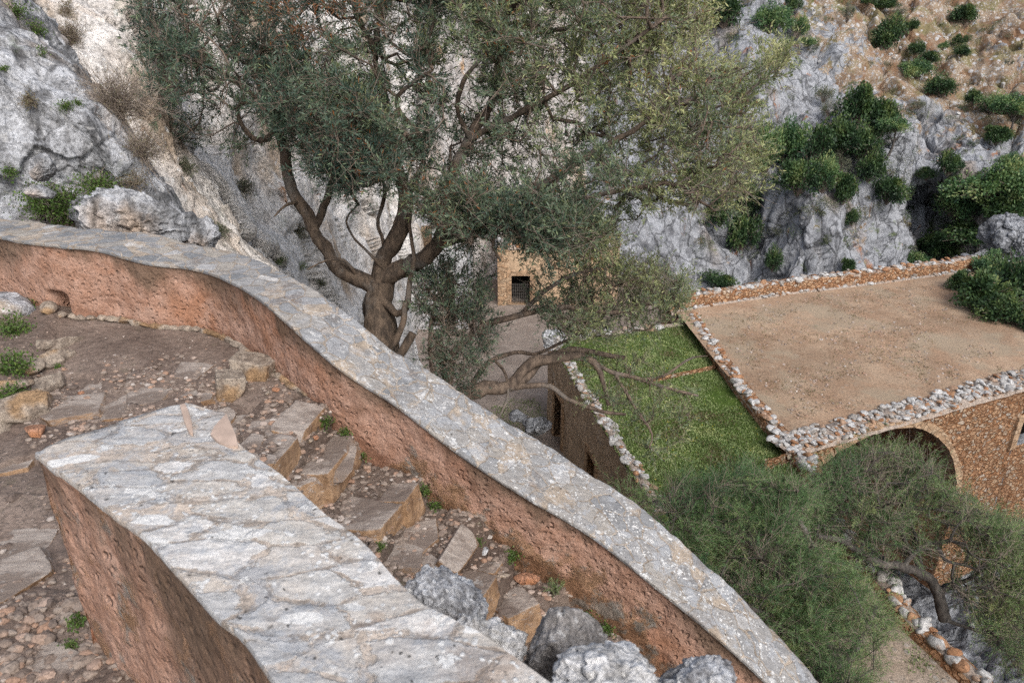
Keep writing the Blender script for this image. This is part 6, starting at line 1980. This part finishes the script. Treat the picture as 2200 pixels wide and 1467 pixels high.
# low scrub, stones and dry tufts strewn over the far slope
a = Acc(); g2 = np.random.default_rng(88)
for _ in range(620):
    px, py = g2.uniform(1480, 2200), g2.uniform(-10, 560)
    if vnoise(np.array([[px / 60, py / 40, 1.7]]), 6)[0] < -.1: continue
    P, N = hit(BV_HILL, px, py)
    if P is None: continue
    if g2.random() < .35 and py < 330 and px > 1700:
        v, f = rockv(np.array([1, g2.uniform(.6, 1), g2.uniform(.5, .8)]) * g2.uniform(.12, .55) ** 1.2, int(g2.integers(1e5)), 2, 8, .06, (0, 0, g2.uniform(0, 6)))
        a.add(v + P, f, 2, tint=g2.uniform(.3, 1))
        continue
    r = g2.uniform(.15, .75) if g2.random() < .8 else g2.uniform(.7, 1.3)
    m = int(60 + 260 * r)
    d = unit(g2.normal(size=(m, 3)) + N * .6 + [0, 0, .3])
    q = P + d * (r * g2.uniform(.2, 1, m) ** .6)[:, None] * np.array([1.2, 1.2, .8])
    kind = g2.random()
    leaves(a, q, unit(d + g2.normal(size=(m, 3)) * .5), g2.uniform(.06, .16, m), g2.uniform(.015, .04, m), np.clip(g2.normal(.5, .25, m), 0, 1), int(g2.integers(1e6)), 0 if kind < .45 else (1 if kind < .8 else 3))
solo('undergrowth', a, [BUSH_LEAF, BUSH_PALE, COPING, DRYLEAF], (16, 66, -8), 'low scrub, dry tufts and stones strewn over the far slope', 'undergrowth', kind='stuff', smooth=False)
# two little trees with a visible trunk
for (px, py, w, h, bx, by, lab) in [(1925, 272, 84, 54, 1905, 335, 'thin trunked tree with flat grey green crown on the far slope'), (2178, 232, 100, 84, 2165, 290, 'leaning grey green tree on the far slope beside flat bush')]:
    B, _ = hit(BV_HILL, bx, by); B = B * .99
    d = B[1] * CP - B[2] * SP
    C_ = at(px, py, d - 1.0); s = mpx(C_)
    t_ = thing('slope_tree', B, lab, 'tree', 'small trees on the far slope')
    a = Acc()
    P = resample([B - [0, 0, .4], B * .6 + C_ * .4 + [.25, 0, -.1], C_ + [0, 0, .2]], .2)
    tube(a, P, np.linspace(.14, .05, len(P)), 6)
    for k in range(5):
        e = C_ + np.array([random.uniform(-.9, .9) * w * s * .4, random.uniform(-1, 1), random.uniform(-.1, .5)])
        tube(a, resample([P[len(P) // 2], (P[len(P) // 2] + e) / 2 + [0, 0, -.15], e], .3), np.linspace(.05, .015, len(resample([P[len(P) // 2], (P[len(P) // 2] + e) / 2 + [0, 0, -.15], e], .3))), 5)
    part('trunk', a, [BARK_GREY], t_)
    o = link('crown', BM['fine'][0], t_, C_ - B)
    o.scale = (w * s * .55, w * s * .5, h * s * .5)

# ---- plants on the near cliff
def shrub(name, P, N, r, seed, kind, label, cat, group=None, n=60):
    """kind 'dry' bare twigs, 'herb' leafy tuft, 'green' small-leaved twiggy plant, 'fern' feathery"""
    g = np.random.default_rng(seed)
    up = unit(np.asarray(N) * .6 + np.array([0, 0, .7]))
    d = unit(g.normal(size=(n, 3)) * .75 + up)
    d = d * np.sign((d * N).sum(1, keepdims=True) + .3)
    L = r * g.uniform(.5, 1.1, n)
    m1 = P + d * (L * .5)[:, None] + g.normal(size=(n, 3)) * r * .08
    m2 = P + d * L[:, None] + g.normal(size=(n, 3)) * r * .14 - [0, 0, r * .06]
    a, b_ = Acc(), Acc(); w0 = max(.0016, r * .008)
    segs(a, np.repeat(P[None], n, 0) + g.normal(size=(n, 3)) * r * .05, m1, w0, w0 * .7, 3, 0, tint=g.uniform(.2, .9, n))
    segs(a, m1, m2, w0 * .7, w0 * .4, 3, 0, tint=g.uniform(.2, .9, n))
    mats = [TWIG]
    if kind in ('dry', 'green'):
        k = np.repeat(np.arange(n), 5)
        b = m1[k] + (m2 - m1)[k] * g.uniform(-.6, .9, (len(k), 1))
        e = b + unit(d[k] + g.normal(size=(len(k), 3)) * .8) * (r * g.uniform(.15, .4, (len(k), 1)))
        segs(a, b, e, w0 * .5, w0 * .25, 3, 0, tint=g.uniform(.2, 1, len(k)))
        lf = 2 if kind == 'dry' else 12
        kk = np.repeat(np.arange(len(k)), lf)
        q = b[kk] + (e - b)[kk] * g.uniform(.1, 1, (len(kk), 1))
        leaves(b_, q, unit((e - b)[kk] + g.normal(size=(len(kk), 3)) * r * .25), g.uniform(.012, .028, len(kk)), g.uniform(.003, .006, len(kk)), g.uniform(0, 1, len(kk)), seed)
        mats.append(DRYLEAF if kind == 'dry' else BUSH_PALE)
    elif kind == 'herb':
        k = np.repeat(np.arange(n), 9)
        q = P + (m2 - P)[k] * g.uniform(.15, .8, (len(k), 1)) * np.array([1.25, 1.25, .8]) + g.normal(size=(len(k), 3)) * r * .22
        leaves(b_, q, unit(g.normal(size=(len(k), 3)) * .8 + up), g.uniform(.014, .036, len(k)) * (r / .2) ** .4, g.uniform(.005, .012, len(k)) * (r / .2) ** .4, np.clip(g.normal(.5, .22, len(k)), 0, 1), seed)
        mats.append(HERB)
    elif kind == 'fern':
        k = np.repeat(np.arange(n), 30)
        t = g.uniform(.15, 1, (len(k), 1))
        q = P + (m2 - P)[k] * t
        leaves(b_, q, unit(d[k] + g.normal(size=(len(k), 3)) * .7), g.uniform(.012, .03, len(k)), np.full(len(k), .0016), np.clip(g.normal(.65, .2, len(k)), 0, 1), seed)
        mats.append(FINE_LEAF)
    t_ = thing(name, P, label, cat, group)
    part('stems', a, [TWIG], t_, False)
    if b_.v: part('foliage', b_, mats[1:], t_, False)
    return t_
CG = 'plants on the near cliff'
BV_ALL = bvh_of(CL + [path] + list(stair.children) + [o for o in par.children])
for i, (px, py, w, kind, n, label) in enumerate([
    (250, 245, 210, 'dry', 190, 'big grey leafless shrub sprawling over the cliff hollow'),
    (300, 335, 150, 'dry', 130, 'tangled brown leafless shrub below the big grey one'),
    (160, 90, 110, 'dry', 110, 'dry brown shrub high on cliff ledge'),
    (345, 190, 120, 'dry', 90, 'wispy dry shrub on outer cliff edge'),
    (150, 25, 60, 'dry', 60, 'small dry tuft near top of cliff'),
    (70, 218, 50, 'dry', 60, 'small brown tuft in cliff crack'),
    (290, 395, 90, 'dry', 80, 'straw coloured tuft above the big grey boulder'),
    (525, 408, 64, 'green', 70, 'drooping olive green plant hanging from white cliff'),
    (395, 365, 60, 'green', 60, 'brownish green cushion plant on cliff corner'),
    (465, 500, 54, 'green', 50, 'yellowish moss cushion behind the parapet'),
    (35, 30, 70, 'herb', 60, 'green leafy plant growing down cliff crack, upper clump'),
    (75, 70, 60, 'herb', 60, 'green leafy plant growing down cliff crack, lower clump'),
    (140, 232, 42, 'herb', 40, 'bright green tuft on middle of near slab'),
    (168, 225, 28, 'herb', 24, 'tiny green tuft next to the bright one'),
    (90, 112, 36, 'herb', 30, 'green tuft at corner of dry shrub'),
    (8, 150, 30, 'herb', 24, 'green tuft at picture edge on near slab'),
    (92, 440, 120, 'herb', 220, 'spreading green weeds on ledge, clump by the flat stone'),
    (150, 445, 130, 'herb', 260, 'spreading green weeds on ledge, middle clump'),
    (205, 412, 110, 'herb', 220, 'spreading green weeds on ledge, clump under the overhang'),
    (22, 372, 50, 'herb', 50, 'dark green weeds beside the upright ledge stone'),
    (413, 500, 42, 'herb', 40, 'green weeds in gap between two rocks'),
    (600, 560, 44, 'herb', 40, 'green plant on white cliff near the olive limb'),
    (645, 575, 36, 'herb', 30, 'small green plant low on white cliff'),
    (690, 610, 30, 'green', 40, 'grey green tuft on white cliff just behind parapet'),
    (640, 500, 60, 'green', 70, 'dusky leafy sprig on white cliff beneath olive limb'),
]):
    P, N = hit(BV_CL if not (60 < px < 220 and py > 395) else BV_ALL, px, py)
    if P is None: print('shrub misses', px, py); continue
    s = mpx(P)
    shrub('dry_shrub' if kind == 'dry' else 'cliff_plant', P, N, w * s * .5, 900 + i, kind, label, 'shrub' if kind == 'dry' else 'plant', CG, n)
WG = 'weeds along the path'
for i, (px, py, w, kind, n, label) in enumerate([
    (30, 715, 90, 'herb', 120, 'green weeds in the kerbed bed, clump by pale pitted rock'),
    (25, 795, 100, 'herb', 140, 'green weeds in the kerbed bed, leafiest clump'),
    (20, 855, 80, 'herb', 100, 'green weeds in the kerbed bed, clump behind long kerb stone'),
    (70, 655, 40, 'herb', 40, 'green weed beside the drain hole'),
    (122, 790, 24, 'herb', 20, 'small weed sprouting from the kerb'),
    (135, 765, 16, 'herb', 14, 'tiny weed at the kerb end'),
    (700, 905, 44, 'herb', 34, 'low green weed in corner of first step'),
    (745, 930, 40, 'herb', 34, 'creeping green weed at wall foot above second step'),
    (775, 980, 36, 'herb', 26, 'sparse green weed at wall foot by second step'),
    (905, 1055, 40, 'herb', 40, 'yellow green weed in corner beside knobbly block'),
    (940, 1085, 44, 'herb', 34, 'thin green weed at wall foot beyond the block'),
    (1095, 1195, 46, 'herb', 44, 'green weed clump at wall foot mid flight'),
    (1023, 1166, 30, 'herb', 26, 'little weed at end of fourth step'),
    (1195, 1270, 70, 'fern', 26, 'feathery fern like plant growing at foot of wall'),
    (1260, 1325, 56, 'herb', 54, 'green weeds at wall foot below the fern'),
    (1305, 1350, 50, 'herb', 50, 'green weeds at wall foot, lowest clump'),
    (815, 1175, 30, 'herb', 24, 'moss tuft under the large square block'),
    (165, 1345, 60, 'herb', 30, 'grassy weed sprouting beside base of thick wall'),
    (150, 1390, 44, 'herb', 20, 'sparse weed among the gravel of upper flight'),
    (512, 850, 18, 'herb', 14, 'tiny weed under the squat tan block'),
]):
    P, N = hit(BV_ALL, px, py)
    if P is None: print('weed misses', px, py); continue
    shrub('weed', P, N, w * mpx(P) * .5, 950 + i, kind, label, 'plant', WG, n)

# ---- turf on the roof
g = np.random.default_rng(77)
nT = 95000
u, v = g.uniform(0, TURFG.shape[0] - 1.001, nT), g.uniform(0, TURFG.shape[1] - 1.001, nT)
iu, iv = u.astype(int), v.astype(int); fu, fv = (u - iu)[:, None], (v - iv)[:, None]
P = TURFG[iu, iv] * (1 - fu) * (1 - fv) + TURFG[iu + 1, iv] * fu * (1 - fv) + TURFG[iu, iv + 1] * (1 - fu) * fv + TURFG[iu + 1, iv + 1] * fu * fv
cn = fbm(P / 1.3, 4, 78)
X_, Y_ = to_px(P)
bare = np.exp(-((X_ - 1565) / 45) ** 2 - ((Y_ - 855) / 22) ** 2) + .8 * np.exp(-((X_ - 1250) / 60) ** 2 - ((Y_ - 730) / 26) ** 2)
kp = g.random(nT) < np.clip(.85 + cn * .5 - 1.1 * bare, .06, 1)
P = P[kp]; cn = cn[kp]; m = len(P)
a = Acc()
D = unit(g.normal(size=(m, 3)) * .6 + [0, 0, .8])
tt = np.clip(.42 + .75 * fbm(P / 1.1, 4, 79) + g.normal(size=m) * .16, 0, .86)
tt = np.where(g.random(m) < .012, 1.0, tt)
leaves(a, P, D, g.uniform(.04, .10, m), g.uniform(.012, .028, m), tt, 80)
solo('grass', a, [GRASS], (6, 22, ZR), 'short bright green grass and weeds covering the flat roof', 'grass', kind='stuff', smooth=False)
# sparse tufts on the courtyard, path strip and terrace
a = Acc()
def tufts(bvh, n, x0, y0, x1, y1, size, tint, thr, seed, per=7):
    q = np.stack([g.uniform(x0, x1, n), g.uniform(y0, y1, n)], 1)
    for x, y in q:
        if vnoise(np.array([[x / 45, y / 28, seed]]), 3)[0] < thr: continue
        P, N = hit(bvh, x, y)
        if P is None or N[2] < .5: continue
        b = P + np.c_[g.normal(size=(per, 2)) * size * 1.2, np.zeros(per)]
        leaves(a, b, unit(g.normal(size=(per, 3)) * .5 + [0, 0, .7]), g.uniform(.5, 1.2, per) * size, g.uniform(.08, .16, per) * size, np.clip(g.normal(tint, .15, per), 0, 1), int(g.integers(1e6)))
BV_GP = bvh_of([gp])
tufts(BV_GP, 1100, 1700, 1180, 2100, 1467, .10, .35, .0, 3.3)
tufts(BV_DECK, 500, 1040, 860, 1180, 960, .12, .3, .0, 5.3)
solo('ground_weeds', a, [GRASS], (6, 16, -13), 'thin scattered weeds on the gravel path and courtyard', 'weeds', kind='stuff', smooth=False)
a = Acc()
def tufts2(n, poly_, size, thr, seed):
    xs, ys = [p[0] for p in poly_], [p[1] for p in poly_]
    q = np.stack([g.uniform(min(xs), max(xs), n), g.uniform(min(ys), max(ys), n)], 1)
    q = q[inpoly(q, poly_)]
    for x, y in q:
        if vnoise(np.array([[x / 70, y / 40, seed]]), 4)[0] + .4 * g.random() < thr: continue
        P, N = hit(BV_DECK, x, y)
        if P is None: continue
        if g.random() < .5:
            b = P + np.c_[g.normal(size=(6, 2)) * size, np.zeros(6)]
            leaves(a, b, unit(g.normal(size=(6, 3)) * .6 + [0, 0, .6]), g.uniform(.5, 1.2, 6) * size, g.uniform(.1, .18, 6) * size, np.clip(g.normal(.4, .3, 6), 0, 1), int(g.integers(1e6)), 1)
        else:
            v_, f_ = pool[g.integers(14)]
            a.add(v_ * g.uniform(.02, .07) + P, f_, 0, tint=g.uniform(.3, 1))
tufts2(3800, [(1510, 690), (1700, 640), (2000, 610), (2050, 680), (2200, 740), (2200, 790), (1710, 900)], .09, .18, 9.1)
solo('gravel', a, [GRAVEL, DRYLEAF], (15, 28, ZT), 'dry stubble and pebbles scattered over the dirt terrace', 'gravel', kind='stuff', smooth=False)
# ================================================================== LIGHT, CAMERA
w = bpy.data.worlds.new('World'); scene.world = w; w.use_nodes = True
nt = w.node_tree
bg = nt.nodes['Background']
sky = nt.nodes.new('ShaderNodeTexSky'); sky.sky_type = 'NISHITA'
SUN_EL, SUN_AZ = math.radians(44), math.radians(157)      # azimuth from +Y, clockwise
sky.sun_disc = False; sky.sun_elevation = SUN_EL; sky.sun_rotation = SUN_AZ
sky.air_density = 1.0; sky.dust_density = 4.0; sky.ozone_density = 1.0
hs = nt.nodes.new('ShaderNodeHueSaturation'); hs.inputs['Saturation'].default_value = .6
nt.links.new(sky.outputs[0], hs.inputs['Color'])
nt.links.new(hs.outputs[0], bg.inputs[0]); bg.inputs[1].default_value = .15
sun = bpy.data.objects.new('sun', bpy.data.lights.new('sun', 'SUN')); COL.objects.link(sun)
sun.data.energy = 1.25; sun.data.angle = math.radians(28); sun.data.color = (1, .95, .88)
sd = Vector((math.sin(SUN_AZ) * math.cos(SUN_EL), math.cos(SUN_AZ) * math.cos(SUN_EL), math.sin(SUN_EL)))
sun.rotation_euler = sd.to_track_quat('Z', 'Y').to_euler()
cam = bpy.data.objects.new('camera', bpy.data.cameras.new('camera')); COL.objects.link(cam)
cam.location = (0, 0, 0); cam.rotation_euler = (PI / 2 - PITCH, 0, 0)
cam.data.sensor_width = 36; cam.data.lens = 36 * FPX / 2200
cam.data.clip_start = .05; cam.data.clip_end = 1000
cam.data.dof.use_dof = True; cam.data.dof.focus_distance = 11; cam.data.dof.aperture_fstop = 4.0
scene.camera = cam
vs = scene.view_settings
vs.view_transform = 'Standard'; vs.look = 'None'; vs.gamma = 1; vs.use_curve_mapping = False; vs.exposure = 0.36
cy = scene.cycles
cy.max_bounces = 5; cy.diffuse_bounces = 3; cy.glossy_bounces = 2; cy.transmission_bounces = 2; cy.transparent_max_bounces = 4
cy.caustics_reflective = False; cy.caustics_refractive = False
cy.use_denoising = False
cy.use_adaptive_sampling = True; cy.adaptive_threshold = .01
